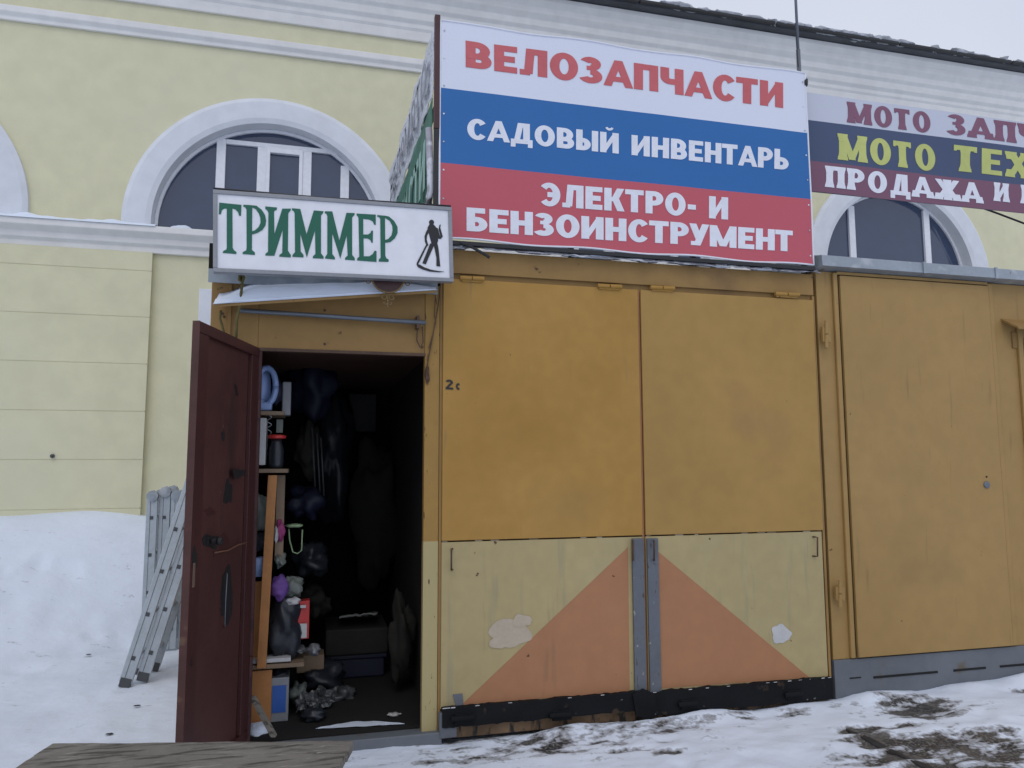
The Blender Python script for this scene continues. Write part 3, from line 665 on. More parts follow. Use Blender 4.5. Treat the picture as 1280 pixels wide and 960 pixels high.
def dpatch(name, cx, cy, rx, ry, m, off, seed, d=.0012, amp=.4, fq=1.4, n=28):
    pts = []
    for i in range(n):
        a = 2*math.pi*i/n; k = 1+amp*noise.noise(Vector((math.cos(a)*fq, math.sin(a)*fq, seed)))*1.7
        r = ray(cx+rx*k*math.cos(a), cy+ry*k*math.sin(a)); o0 = dp(0, 0, off); t_ = (o0-CAM).dot(dn)/r.dot(dn); pts.append(CAM+r*t_)
    return MB().prism(pts, dn*d).build(name, m, DR)
def dray(a, b, off): r = ray(a, b); t_ = (dp(0, 0, off)-CAM).dot(dn)/r.dot(dn); return CAM+r*t_
dpatch('scuff', 283, 748, 8, 33, 'soot', -.0118, 3, amp=.3); dpatch('scuff', 285, 617, 5, 17, 'soot', -.0118, 7); dpatch('scuff', 297, 591, 7, 6, 'soot', .0092, 9)
dpatch('scuff', 263, 676, 11, 9, 'soot', -.0118, 4); dpatch('scuff', 279, 678, 7, 11, M['doorb'], -.0118, 5); dpatch('scuff', 243, 700, 3, 14, 'soot', .0092, 12)
dpatch('scuff', 279, 545, 2, 7, 'soot', -.0118, 14); dpatch('scuff', 262, 640, 6, 4, M['doorb'], -.0118, 15)
lk = MB().box(0, 0, 0, 0, 0, 0) if 0 else MB()
c0 = dray(262, 676, -.012); lk.obox(c0-du*.04-Vector((0, 0, .018)), du*.08, Vector((0, 0, .036)), dn*.010); lk.lathe(c0+dn*.02+du*.02, dn, [(0, .014), (.02, .012), (.03, .02), (.045, .016)], 12); lk.lathe(c0+dn*.02-du*.02, dn, [(0, .011), (.03, .011)], 10)
lk.build('lock', 'soot', DR, bevel=.002)
MB().obox(dray(241, 704, .0092), du*-.022, Vector((0, 0, -.10)), dn*.003).build('lock_plate', mat('worn_brass_plate', (.17, .11, .08), .5), DR, bevel=.002)
MB().tube([dray(283, 716, -.006), dray(284, 718, .01), dray(282, 750, .012), dray(281, 780, .01), dray(281, 784, -.006)], .0028, 8).build('pull_wire', 'steel', DR, smooth=True)
MB().tube([dray(268, 691, -.004), dray(285, 688, -.002), dray(298, 681, .016), dray(309, 678, .016)], .0035, 8).build('latch_rod', mat('brown_rod', (.16, .07, .04), .6), DR, smooth=True)
for zz in (.45, 1.75): MB().tube([dp(-.004, zz-.05, .012), dp(-.004, zz+.05, .012)], .012, 10).build('hinge', 'doorb', DR)

# ================================================================== BANNER
def wr(p):
    return Vector((p.x, p.y+.007*noise.noise(Vector((p.x*1.6, 0, p.z*2.2)))+.004*noise.noise(Vector((p.x*4+p.z*2, 3, p.z*3))), p.z))
BY = D-.06
BT = thing('tricolour_banner', 'large white, blue and red lettered banner mounted above the ochre kiosk flaps', 'banner', (1.9, BY, 2.74))
bx0, bx1, bz0, bz1 = Y_(550, 200, BY).x, Y_(1011, 200, BY).x, Y_(549, 297, BY).z, Y_(549, 25, BY).z
zb1, zb2 = Y_(552, 109.5, BY).z, Y_(552, 203.5, BY).z
def stripes(name, za, zb, cols, rough=.5):
    def gr(n, L, tc, c, mixc, ramp, nz):
        s = n.new('ShaderNodeSeparateXYZ'); L(tc.outputs['Object'], s.inputs[0])
        g1 = n.new('ShaderNodeMath'); g1.operation = 'GREATER_THAN'; L(s.outputs[2], g1.inputs[0]); g1.inputs[1].default_value = za
        g2 = n.new('ShaderNodeMath'); g2.operation = 'GREATER_THAN'; L(s.outputs[2], g2.inputs[0]); g2.inputs[1].default_value = zb
        k = mixc(g1.outputs[0], cols[2], cols[1]); k = mixc(g2.outputs[0], k, cols[0]); return mixc(.93, c, k)
    return mat(name, cols[1], rough, .1, 1.5, .1, 70, grad=gr, spec=.35)
bm_ = stripes('banner_print', zb2-2.74, zb1-2.74, [(.72, .745, .83), (.024, .135, .375), (.53, .095, .108)])
def bfn(u, v):
    x = bx0+(bx1-bx0)*u; z = bz0+(bz1-bz0)*v
    e = .006*math.sin(x*9)*(v < .02 or v > .98)
    return wr(Vector((x-.004*noise.noise(Vector((z*6, u, 0)))*(u < .01 or u > .99), BY, z+e)))
CL = MB().slab(90, 50, bfn, (0, .002, 0)).build('cloth', bm_, BT, smooth=False)
for tx, q, m, kw in (('ВЕЛОЗАПЧАСТИ', ((582, 50.5), (979, 103.5), (979, 135), (582, 84)), 'lred', dict(T=.30, t=.22, gap=.08)),
                     ('САДОВЫЙ ИНВЕНТАРЬ', ((584, 148), (985, 188), (985, 213), (584, 173.5)), 'lwhite', dict(T=.29, t=.21, gap=.09)),
                     ('ЭЛЕКТРО- И', ((675, 228), (910, 247), (910, 274.5), (675, 256.5)), 'lwhite', dict(T=.30, t=.22, gap=.08)),
                     ('БЕНЗОИНСТРУМЕНТ', ((583, 259.5), (991, 288.5), (991, 314.5), (583, 289)), 'lwhite', dict(T=.30, t=.22, gap=.07))):
    letter_words(tx, [Y_(a, b, BY) for a, b in q], 'lettering', m, CL, depth=.002, post=lambda p: wr(p)+Vector((0, -.0005, 0)), **kw)
hem = MB(); 
for z in (bz0-.001, bz1+.001): hem.tube([wr(Vector((bx0+(bx1-bx0)*k/40, BY, z+.006*math.sin((bx0+(bx1-bx0)*k/40)*9))))for k in range(41)], .006, 6)
for x in (bx0-.003, bx1+.002): hem.tube([wr(Vector((x, BY, bz0+(bz1-bz0)*k/20))) for k in range(21)], .006, 6)
hem.build('hem', 'lwhite', CL, smooth=True)
for k in range(8):
    for x in (bx0+.02, bx1-.02):
        MB().lathe(wr(Vector((x, BY, bz0+.06+(bz1-bz0-.12)*k/7)))+Vector((0, -.002, 0)), (0, -1, 0), [(0, .0055), (.002, .005), (.002, .002)], 10).build('eyelet', 'alu' if k % 2 else 'lwhite', CL)
fr = MB()
fr.box(bx0-.01, bx1+.01, BY-.004, BY+.0295, bz0-.034, bz0-.010)
for z in ((bz0+bz1)/2, bz1-.03): fr.box(bx0-.01, bx1+.01, BY+.03, BY+.06, z-.015, z+.015)
for x in (bx0+.8, bx0+1.6): fr.box(x-.015, x+.015, BY+.061, BY+.09, 2.67, bz1-.02)
fr.box(bx1-.03, bx1, BY+.061, BY+.09, 2.67, bz1)
fr.build('frame', 'pole', BT, bevel=.002)
MB().box(bx0-.035, bx0-.004, BY-.006, BY+.028, 3.35, bz1+.03).build('corner_post', 'brown', BT, bevel=.003)
MB().box(bx0-.034, bx0-.004, BY-.004, BY+.026, 2.66, 3.349).build('corner_post', 'pole', BT, bevel=.003)
MB().tube([(bx0-.06, BY+.03, 3.36), (bx0-.045, BY+.04, 3.0), (bx0-.07, BY+.06, 2.85), (bx0-.04, BY+.03, 2.7)], .02, 8).build('strap', 'tarp', BT, smooth=True)
mp = Y_(999, 92, BY+.03); MB().tube([(mp.x, mp.y, 3.3), (mp.x, mp.y, 4.18)], .014, 10).tube([(mp.x, mp.y, 4.16), (mp.x-.004, mp.y, 5.2)], .009, 8).build('mast', 'steel', BT, smooth=True)
MB().tube([(mp.x-.02, mp.y-.02, 4.05), (mp.x-.028, mp.y-.02, 4.35)], .004, 6).build('tie_wire', 'pole', BT)
MB().blob((bx1+.006, BY, bz1-.06), (.012, .012, .03), .3, 3, 2).build('clamp', 'pole', BT)
MB().tube([Y_(a, b, BY-.01) for a, b in ((575, 303), (590, 309), (606, 318), (612, 322))], .008, 6).build('loose_tie', 'pole', BT)

# side banner, running back from the corner post along the kiosk roof
SX = .655
SBN = thing('side_banner', 'narrow side banner, white above green, running back from the corner post of the tricolour banner', 'banner', (SX, 5.4, 2.75))
def sfn(z0, z1):
    def fn(u, v):
        y = 4.20+2.35*u; rise = .02*u
        z = z0+(z1-z0)*v+rise
        k = .03*noise.noise(Vector((y*2.5, v*3, z0)))+.02*noise.noise(Vector((y*9+v*5, v*8, 1)))
        return (SX-.006+k*(.6 if z0 > 3.4 else .25), y, z)
    return fn
wp = mat('faded_mesh_print', (.62, .64, .70), .6, .1, 3, .6, 9, [((.42, .44, .48), 7, .54, .04, (1, 3, 9))])
gp = mat('green_banner_print', (.028, .145, .10), .55, .15, 3, .4, 9, [((.09, .22, .17), 5, .55, .15)])
SW = MB().slab(60, 24, sfn(3.56, 3.99), (.003, 0, 0)).build('cloth', wp, SBN, smooth=True)
SG = MB().slab(60, 24, sfn(2.80, 3.557), (.003, 0, 0)).build('cloth', gp, SBN, smooth=True)
def sq(y0, y1, z0, z1): return [Vector((SX-.03, y1, z1)), Vector((SX-.03, y0, z1)), Vector((SX-.03, y0, z0)), Vector((SX-.03, y1, z0))]
lt = lettering('ЗАПЧАСТИ', sq(4.32, 6.4, 3.06, 3.36), T=.24, t=.17, gap=.14); lt.build('lettering', mat('pale_green_print', (.32, .50, .44), .6), SG)
lt = lettering('ВЕЛОМОТО', sq(4.3, 6.3, 3.66, 3.86), T=.2, t=.15, gap=.14); lt.build('lettering', mat('grey_print', (.30, .31, .36), .6), SW)
fr = MB(); 
for z in (2.82, 3.56, 3.96): fr.box(SX+.02, SX+.045, 4.25, 6.55, z-.012, z+.012)
for yy in (4.9, 5.7, 6.5): fr.box(SX+.046, SX+.07, yy, yy+.025, 2.66, 3.98)
fr.build('frame', 'pole', SBN)

# ================================================================== LIT SIGN "ТРИММЕР"
TL, TR, BR, BL = Vector((-.474, 3.883, 2.797)), Vector((.723, 3.973, 2.840)), Vector((.737, 3.977, 2.431)), Vector((-.460, 3.887, 2.388))
su, sv = (TR-TL).normalized(), (TL-BL).normalized(); snn = su.cross(sv).normalized()
if snn.y > 0: snn = -snn
SGN = thing('box_sign', 'white light box sign with green serif lettering and a black mower figure above the doorway', 'sign', (BL+BR)/2)
def sp(px_, py_, off=0):
    r = ray(px_, py_); o0 = BL+snn*off; return CAM+r*((o0-CAM).dot(snn)/r.dot(snn))
MB().add([BL-snn*.05, BR-snn*.05, TR-snn*.05, TL-snn*.05, BL-snn*.012, BR-snn*.012, TR-snn*.012, TL-snn*.012], [(0, 3, 2, 1), (4, 5, 6, 7), (0, 1, 5, 4), (1, 2, 6, 5), (2, 3, 7, 6), (3, 0, 4, 7)]).build('housing', 'boxframe', SGN, bevel=.004)
b = .020
def edge(p, q, inn, nm='trim'):
    d = (q-p).normalized(); return MB().obox(p-snn*.0118, q-p, inn*b, snn*.0158).build(nm, 'boxframe', SGN, bevel=.002)
edge(TL, TR, -sv); edge(BL, BR, sv); edge(TL-sv*(b+.0005), BL+sv*(b+.0005), su); edge(TR-sv*(b+.0005), BR+sv*(b+.0005), -su)
FC = MB().add([BL+su*.02+sv*.02-snn*.0115, BR-su*.02+sv*.02-snn*.0115, TR-su*.02-sv*.02-snn*.0115, TL+su*.02-sv*.02-snn*.0115,
               BL+su*.02+sv*.02-snn*.004, BR-su*.02+sv*.02-snn*.004, TR-su*.02-sv*.02-snn*.004, TL+su*.02-sv*.02-snn*.004],
              [(0, 3, 2, 1), (4, 5, 6, 7), (0, 1, 5, 4), (1, 2, 6, 5), (2, 3, 7, 6), (3, 0, 4, 7)]).build('face_panel', 'signwhite', SGN)
c3 = lambda x, y_: (240+x/3.765, 220+y_/3.765)
A_ = lambda x, y_: (268+x/10.667, 244+y_/10.667)
B_ = lambda x, y_: (382+x/10.667, 252+y_/10.667)
bowlA = [(495, 135), (560, 142), (630, 195), (675, 265), (690, 340), (680, 405), (640, 465), (570, 505), (495, 525), (495, 485), (540, 470), (590, 425), (615, 370), (612, 300), (590, 240), (550, 185), (495, 160)]
bowlB = [(1050, 188), (1110, 200), (1180, 260), (1225, 340), (1225, 420), (1190, 490), (1130, 540), (1052, 552), (1052, 515), (1100, 500), (1145, 450), (1160, 380), (1155, 320), (1120, 255), (1052, 215)]
LET = [
 [[A_(*p) for p in [(65, 100), (360, 130), (355, 275), (330, 275), (315, 225), (280, 190), (240, 178), (243, 700), (262, 735), (295, 760), (290, 785), (110, 770), (118, 745), (160, 725), (165, 700), (165, 178), (130, 180), (100, 200), (85, 255), (60, 255)]]],
 [[A_(*p) for p in [(388, 128), (505, 135), (500, 730), (540, 765), (540, 797), (375, 785), (378, 760), (425, 735), (430, 700), (428, 190), (415, 165), (385, 150)]], [A_(*p) for p in bowlA]],
 [[A_(*p) for p in [(678, 150), (835, 165), (830, 195), (795, 215), (800, 520), (905, 180), (1020, 180), (1015, 205), (985, 240), (980, 740), (1020, 800), (1015, 830), (865, 820), (868, 795), (905, 770), (910, 460), (800, 808), (680, 805), (682, 780), (715, 755), (720, 235), (705, 205), (678, 180)]]],
 [[A_(1035, 175), A_(1145, 185), A_(1228, 520)]+[B_(*p) for p in [(110, 118), (238, 130), (232, 155), (205, 185), (205, 690), (240, 735), (240, 762), (95, 755), (98, 730), (130, 700), (125, 385)]]+[A_(*p) for p in [(1232, 830), (1145, 510), (1150, 750), (1190, 800), (1185, 830), (1040, 822), (1042, 795), (1075, 760), (1070, 240), (1060, 215), (1035, 200)]]],
 [[B_(*p) for p in [(258, 130), (355, 132), (450, 520), (545, 150), (655, 155), (650, 180), (620, 210), (620, 710), (655, 755), (655, 785), (525, 775), (528, 750), (560, 720), (548, 450), (462, 760), (355, 420), (355, 700), (390, 745), (390, 772), (260, 760), (262, 735), (288, 700), (290, 200), (280, 165), (255, 155)]]],
 [[B_(*p) for p in [(680, 160), (935, 175), (935, 310), (915, 308), (895, 265), (850, 240), (768, 232), (768, 440), (830, 440), (865, 420), (875, 388), (898, 388), (895, 550), (878, 548), (860, 510), (825, 492), (772, 490), (775, 730), (850, 730), (895, 700), (920, 655), (945, 660), (945, 805), (685, 785), (690, 755), (715, 735), (705, 220), (695, 195), (680, 185)]]],
 [[B_(*p) for p in [(955, 180), (1058, 190), (1062, 720), (1075, 755), (1108, 775), (1105, 805), (975, 800), (978, 770), (1000, 750), (995, 235), (985, 210), (955, 200)]], [B_(*p) for p in bowlB]],
]
for polys in LET:
    mb = MB()
    for k, pl in enumerate(polys): mb.prism([sp(a, b_, -.0035) for a, b_ in pl], snn*(.0022+.0003*k))
    mb.build('letter', 'green', FC)
fig = MB(); kk = [0]
def fp(pts):
    kk[0] += 1; fig.prism([sp(*c3(a, b_), -.0035) for a, b_ in pts], snn*(.002+.0002*kk[0]))
fp([(1127+12*math.cos(i*.5236), 218+12*math.sin(i*.5236)) for i in range(12)])           # head
fp([(1118, 226), (1132, 224), (1146, 238), (1156, 262), (1158, 305), (1152, 322), (1128, 322), (1122, 300), (1112, 262), (1108, 244)])   # trunk
fp([(1112, 244), (1120, 252), (1106, 282), (1104, 300), (1112, 326), (1106, 332), (1096, 310), (1094, 284), (1102, 262)])               # left arm
fp([(1142, 240), (1156, 246), (1160, 262), (1168, 284), (1176, 288), (1172, 296), (1160, 296), (1148, 272)])                             # right arm
fp([(1164, 232), (1170, 228), (1168, 244), (1180, 286), (1172, 290), (1160, 252)])
fp([(1120, 318), (1142, 320), (1126, 356), (1110, 392), (1100, 416), (1084, 410), (1098, 376), (1112, 340)])                             # left leg
fp([(1136, 316), (1154, 316), (1160, 345), (1164, 384), (1168, 426), (1150, 424), (1150, 384), (1142, 345)])                             # right leg
fp([(1102, 322), (1108, 326), (1066, 412), (1058, 418), (1058, 408)])                                                                    # shaft
blade = [(1056, 414), (1062, 428), (1085, 440), (1120, 450), (1160, 453), (1186, 450), (1160, 448), (1122, 441), (1092, 430), (1072, 418)]
fp([blade[i] for i in (0, 1, 2, 8, 9)]); fp([blade[i] for i in (2, 3, 7, 8)]); fp([blade[i] for i in (3, 4, 5, 6, 7)])
fig.build('mower_figure', 'ink', FC)
MB().tube([TL-snn*.02+Vector((0, 0, .012)), TL+su*.5-snn*.02+Vector((0, 0, .006)), TR-snn*.02+Vector((0, 0, .012))], .006, 8).build('sign_cable', 'pole', SGN, smooth=True)
for a in (.12, 1.05): MB().obox(BL+su*a-snn*.051+sv*.1, su*.03, -snn*.13, sv*.03).build('bracket', 'rustm', SGN)
# small oval plaque with scrollwork hanging under the sign
oc = Y_(485, 346, 4.018)
PL = thing('oval_plaque', 'dark red oval plaque with brass scrollwork hanging under the light box sign', 'plaque', oc-Vector((0, 0, .17)))
ov = MB().prism([oc+Vector((.082*math.cos(i*math.pi/18), 0, .082*math.sin(i*math.pi/18))) for i in range(36)], (0, -.012, 0)).build('disc', 'oval', PL, bevel=.003)
MB().tube([oc+Vector((.086*math.cos(i*math.pi/18), -.008, .086*math.sin(i*math.pi/18))) for i in range(37)], .0055, 8).build('rim', 'gold', PL, smooth=True)
def scroll(c, r0, turns, a0, sgn, parent, r=.0028):
    pts = [c+Vector((sgn*(r0*(1-.75*t/20))*math.cos(a0+turns*6.283*t/20), -.005, (r0*(1-.75*t/20))*math.sin(a0+turns*6.283*t/20))) for t in range(21)]
    MB().tube(pts, r, 6).build('scroll', 'gold', parent, smooth=True)
for s in (-1, 1):
    scroll(oc+Vector((s*.105, 0, -.03)), .022, 1.2, 0, s, PL); scroll(oc+Vector((s*.022, 0, -.112)), .02, 1.1, 1.2, s, PL); scroll(oc+Vector((s*.014, 0, -.14)), .016, .8, 2.2, s, PL)
MB().tube([oc+Vector((0, -.005, -.088)), oc+Vector((0, -.005, -.165))], .003, 6).build('scroll', 'gold', PL)
MB().tube([oc+Vector((0, 0, .08)), oc+Vector((0, .0, .2))], .004, 6).build('hanger', 'rustm', PL)

# ================================================================== RIGHT KIOSK
RX0, RX1 = 3.152, 7.6; YR = D
K2 = thing('trading_kiosk', 'dull ochre kiosk at the right with one tall plain steel door and grey slotted plinth', 'kiosk', (5.2, 5.6, 0))
MB().box(RX0, RX1, YR, YR+2.8, .26, 2.70).build('body', 'ochre_b', K2, bevel=.004)
MB().box(RX0-.004, RX1, YR-.012, YR+2.7, .03, .2595).build('plinth', 'greyb', K2, bevel=.004)
sl = [(1092, 1172), (1192, 1232), (1250, 1300)]
for a, b in sl:
    p, q = Y_(a, 851-(a-1092)*.09, YR-.012), Y_(b, 851-(b-1092)*.09, YR-.012)
    MB().box(p.x, q.x, YR-.016, YR-.011, .135, .148).build('slot', 'gap', K2)
p = Y_(1068, 858, YR); MB().box(p.x-.04, p.x+.04, YR-.015, YR-.011, .145, .152).build('slot', 'gap', K2)
dx0, dx1, dz0, dz1 = 3.312, 4.500, .262, 2.672
D2 = MB().box(dx0, dx1, YR-.030, YR-.008, dz0+.008, dz1).build('steel_door', 'ochre_b', K2, bevel=.003)
MB().box(dx0-.012, dx0-.001, YR-.008, YR-.001, dz0, dz1+.012).build('door_gap', 'gap', K2)
MB().box(dx1+.001, dx1+.010, YR-.008, YR-.001, dz0, dz1+.012).build('door_gap', 'gap', K2)
MB().box(dx0, dx1, YR-.007, YR-.001, dz1+.001, dz1+.008).build('door_gap', 'gap', K2)
MB().box(dx0-.045, dx0-.0125, YR-.022, YR, dz0+.004, dz1+.02).build('door_frame', 'ochre_b', K2, bevel=.006)
MB().box(dx1+.0105, dx1+.05, YR-.018, YR, dz0+.004, dz1+.02).build('door_frame', 'ochre_b', K2, bevel=.006)
MB().box(dx0-.0125, dx1+.0105, YR-.018, YR, dz1+.0085, dz1+.03).build('door_frame', 'ochre_b', K2, bevel=.004)
for a, b in ((1033, 418), (1050, 742)): hinge(a, b, D2, 34, YR-.045, 'ochre_b', True)
p = Y_(1233, 606, YR-.03); MB().lathe(p, (0, -1, 0), [(0, .024), (.006, .024), (.01, .018), (.01, .008)], 16).build('lock', 'steel', D2)
p = Y_(1233, 596, YR-.03); MB().lathe(p, (0, -1, 0), [(0, .006), (.004, .006)], 8).build('keyhole', 'gap', D2)
# next bay: hood and glazed door at the frame edge
MB().box(4.74, 4.78, YR-.02, YR, .27, 2.40).build('bay_frame', 'ochre_b', K2, bevel=.004)
MB().box(4.84, 5.7, YR-.012, YR-.001, 1.0, 2.2).build('bay_glass', 'glass', K2)
MB().box(4.785, 4.835, YR-.02, YR, .27, 2.32).build('bay_frame', 'ochre_c', K2, bevel=.004)
MB().add([(4.62, YR-.13, 2.36), (6, YR-.13, 2.36), (6, YR, 2.44), (4.62, YR, 2.44), (4.62, YR-.13, 2.375), (6, YR-.13, 2.375), (6, YR, 2.455), (4.62, YR, 2.455)], [(0, 1, 2, 3), (4, 7, 6, 5), (0, 4, 5, 1), (1, 5, 6, 2), (2, 6, 7, 3), (3, 7, 4, 0)]).build('hood', 'ochre_c', K2)
MB().box(4.70, 4.74, YR-.01, YR, 2.25, 2.36).build('hood_bracket', 'ochre_c', K2)
# galvanised roof edge in overlapping lengths
xs_ = [3.14, 3.93, 4.52, 5.3, 6.2, 7.65]
for i, (a, b) in enumerate(zip(xs_, xs_[1:])):
    o = -.003*(i % 2)
    MB().prism([(a, YR-.09+o, 2.712), (a, YR-.085+o, 2.782), (a, YR+.22, 2.85), (a, YR+2.8, 2.9), (a, YR+2.8, 2.84), (a, YR+.02, 2.702)], (b-a-.004, 0, 0)).build('roof_flashing', 'galv', K2, bevel=.002)
    MB().obox((b-.02, YR-.098, 2.708), (.018, 0, 0), (0, .012, .0), (0, 0, .078)).build('roof_seam', 'galv', K2)
MB().slab(80, 4, lambda u, v: (3.2+4.3*u, YR+.06+.25*v, 2.79+.05*v+.02*max(0, noise.noise(Vector((u*30, v*2, 1))))), (0, 0, .004)).build('roof_snow', 'snow', K2, smooth=True)
MB().box(3.129, 3.150, D+.15, D+.2, .03, 2.7).build('gap_shade_strip', 'gap', K2)  # near-black strip painted in for the shade between the two kiosks

# ================================================================== RIGHT BANNER
RY = D+.05
RB = thing('parts_banner', 'faded banner for motorcycle parts with maroon, yellow and white lettering, above the right kiosk', 'banner', (5, RY, 3.25))
za, zb_ = Y_(1012, 201, RY).z, Y_(1012, 150, RY).z
rx0 = 3.10
rz0, rz1 = Y_(1014, 239, RY).z, Y_(1008, 115, RY).z
rm = stripes('faded_print', za-3.25, zb_-3.25, [(.56, .59, .67), (.060, .085, .155), (.205, .09, .135)], .6)
def wr2(p): return Vector((p.x, p.y+.010*noise.noise(Vector((p.x*1.3, 5, p.z*2))), p.z))
RC = MB().slab(90, 20, lambda u, v: wr2(Vector((rx0+4.2*u, RY, rz0+(rz1-rz0)*v))), (0, .002, 0)).build('cloth', rm, RB)
def rtext(tx, m, words, zr, **kw):
    # words: (word, left px, right px, top y at left, bottom y at left)
    for wd, a, b_, ty, by in words:
        TL_, BL__ = Y_(a, ty, RY), Y_(a, by, RY); x1 = Y_(b_, by, RY).x
        TR_, BR_ = Vector((x1, RY, TL_.z)), Vector((x1, RY, BL__.z))
        lettering(wd, [TL_, TR_, BR_, BL__], post=lambda p: wr2(p)+Vector((0, -.0006, 0)), **kw).build('lettering', m, RC)
rtext('', 'maroon', [('МОТО', 1060, 1165, 127, 153), ('ЗАПЧАСТИ', 1184, 1408, 142, 168)], 0, T=.31, t=.18, S=.06, gap=.07)
rtext('', 'lyellow', [('МОТО', 1048, 1172, 167, 200), ('ТЕХНИКА', 1192, 1425, 181, 213)], 0, T=.31, t=.18, S=.06, gap=.07)
rtext('', 'lwhite', [('ПРОДАЖА', 1032, 1228, 207.5, 234), ('И', 1243, 1263, 228, 251), ('РЕМОНТ', 1277, 1420, 231, 254)], 0, T=.30, t=.19, S=.06, gap=.07)
fr = MB()
for z in (rz0+.03, rz1-.03): fr.box(rx0, rx0+4.2, RY+.03, RY+.055, z-.012, z+.012)
for x in (rx0+.1,): fr.box(x, x+.025, RY+.056, RY+.08, 2.75, rz1-.02)
fr.build('frame', 'steel', RB)
o = MB().tube([Y_(a, b, D+.6) for a, b in ((1200, 250), (1245, 266), (1282, 280), (1340, 300))], .008, 8).build('cable', 'pole', None, smooth=True)
solo(o, 'thin black cable running down from the lower edge of the motorcycle parts banner', 'cable')

# ================================================================== LADDERS
def rail(mb, p, u, v, w_, L_, wu, wv): return mb.obox(p-u*wu/2-v*wv/2, u*wu, v*wv, w_*L_)
# folded ladder standing upright
def section(parent, base, u, v, w_, L_, span, hinge_top=True, foot=True):
    for s in (0, 1):
        p = base+v*span*s; o = rail(MB(), p, u, v, w_, L_, .082, .026).build('rail', 'alu', parent, bevel=.004)
        MB().obox(p-u*.012-v*.0145, u*.0025, -v*.001, w_*L_).build('rail_groove', 'rivet', o)
        for k in range(int((L_-.15)/.29)+1):
            q = p+w_*(.16+.29*k)-v*.0135; MB().obox(q-u*.013-w_*.013, u*.026, -v*.004, w_*.026).build('rung_end', 'rivet', o)
        if foot: MB().obox(p-u*.036-v*.017-w_*.03, u*.072, v*.034, w_*.06).build('foot', 'rivet', o, bevel=.004)
        if hinge_top: MB().lathe(p+w_*(L_+.01)-v*.03, v, [(0, .02), (.002, .044), (.05, .047), (.052, .02)], 9).build('hinge', 'galv', o)
    for k in range(int((L_-.15)/.29)+1):
        q = base+w_*(.16+.29*k)+v*.013; MB().obox(q-u*.013-w_*.013, u*.026, v*(span-.026), w_*.026).build('rung', 'alu', parent)
b0 = Z_(182, 814, .02)
LD = thing('folding_ladder', 'grey aluminium folding ladder standing folded upright in the snow beside the kiosk', 'ladder', b0, 'aluminium ladders beside the kiosk')
for k in range(4):
    section(LD, b0+Vector((.088*k, .02*(k % 2)+.012*k, 0)), Vector((1, 0, 0)), Vector((0, 1, 0)), Vector((0, 0, 1)), 1.19+.03*(k % 2), .36, True, False)
# leaning ladder
f1 = Z_(157, 853, .03); top = Y_(236, 612, f1.y+.03); wv_ = (top-f1).normalized(); vv = Vector((0.04, 1, 0)).normalized(); uu = vv.cross(wv_).normalized(); vv = wv_.cross(uu).normalized()
if uu.x < 0: uu = -uu
if vv.y < 0: vv = -vv
LL = thing('leaning_ladder', 'grey aluminium ladder with dark feet leaning to the right against the kiosk side', 'ladder', f1, 'aluminium ladders beside the kiosk')
section(LL, f1, uu, vv, wv_, 1.95, .30, False, True)
section(LL, f1+uu*.092+wv_*.05+vv*.03, uu, vv, wv_, 1.85, .32, False, True)

# ================================================================== BENCH
c1, c2 = Z_(65.6, 929, .45), Z_(442, 925.5, .45); bu = (c2-c1).normalized(); bv = Vector((bu.y, -bu.x, 0)).normalized()
if bv.y > 0: bv = -bv
LN = (c2-c1).length
BN = thing('wooden_bench', 'weathered grey plank bench in the snow in front of the open iron door', 'bench', (c1+c2)/2-Vector((0, 0, .45))+bv*.2)
off = 0
for k, wd in enumerate((.118, .13, .13)):
    def fn(u, v, off=off, wd=wd, k=k):
        p = c1+bu*(LN*u+(-.004 if k == 1 else .006*k)*(1 if u > .5 else -1))+bv*(off+wd*v)
        p.z += .003*noise.noise(Vector((u*6, k, v*2)))+.0015*noise.noise(Vector((u*25, k, v*9))); return p
    MB().slab(60, 6, fn, (0, 0, -.035)).build('plank', 'plank', BN, bevel=.004); off += wd+.007
for u in (.1, .9):
    q = c1+bu*(LN*u); MB().obox(q-bu*.03+bv*.02+Vector((0, 0, -.09)), bu*.06, bv*.34, (0, 0, .052)).build('crossbeam', 'plank', BN, bevel=.004)
    for s in (.03, .30): MB().obox(q-bu*.03+bv*s+Vector((0, 0, -.46)), bu*.06, bv*.05, (0, 0, .369)).build('leg', 'plank', BN, bevel=.004)

# ================================================================== INSIDE THE DOORWAY
sy = 4.50
def zx(a, b, y_=sy): return Y_(a, b, y_)
SH = thing('shelf_unit', 'homemade wooden shelf unit crammed with goods just inside the doorway', 'shelf', (-.25, 4.7, .07))
def shelf(y0px, xr, m='woodb', th=.022, dep=.30, y_=sy): 
    p = zx(xr, y0px, y_); return MB().box(-.435, p.x, y_, y_+dep, p.z-th, p.z).build('shelf_board', m, SH, bevel=.002)
s1 = shelf(514, 355); s2 = shelf(586, 360); s3 = shelf(828, 380)
p = zx(341, 594); q = zx(327, 834); MB().obox((q.x-.024, sy-.03, q.z), (.048, 0, 0), (0, .03, 0), (p.x-q.x, 0, p.z-q.z)).build('post', 'wood', SH, bevel=.002)
p = zx(351, 594, 4.62); q = zx(345, 700, 4.62); MB().box(p.x-.02, p.x+.025, 4.60, 4.62, q.z, p.z).build('post', 'woodb', SH)
p = zx(321, 727, 4.56); q = zx(321, 827, 4.56); MB().box(p.x-.06, p.x+.045, 4.56, 4.58, q.z, p.z).build('panel', 'wood', SH, bevel=.002)
p = zx(340, 838, sy); q = zx(340, 902, sy); MB().box(-.30, p.x, sy+.01, sy+.03, .075, p.z).build('panel', 'wood', SH, bevel=.002)
MB().box(-.435, -.415, sy, sy+.3, .072, 2.05).build('side_panel', 'woodb', SH)
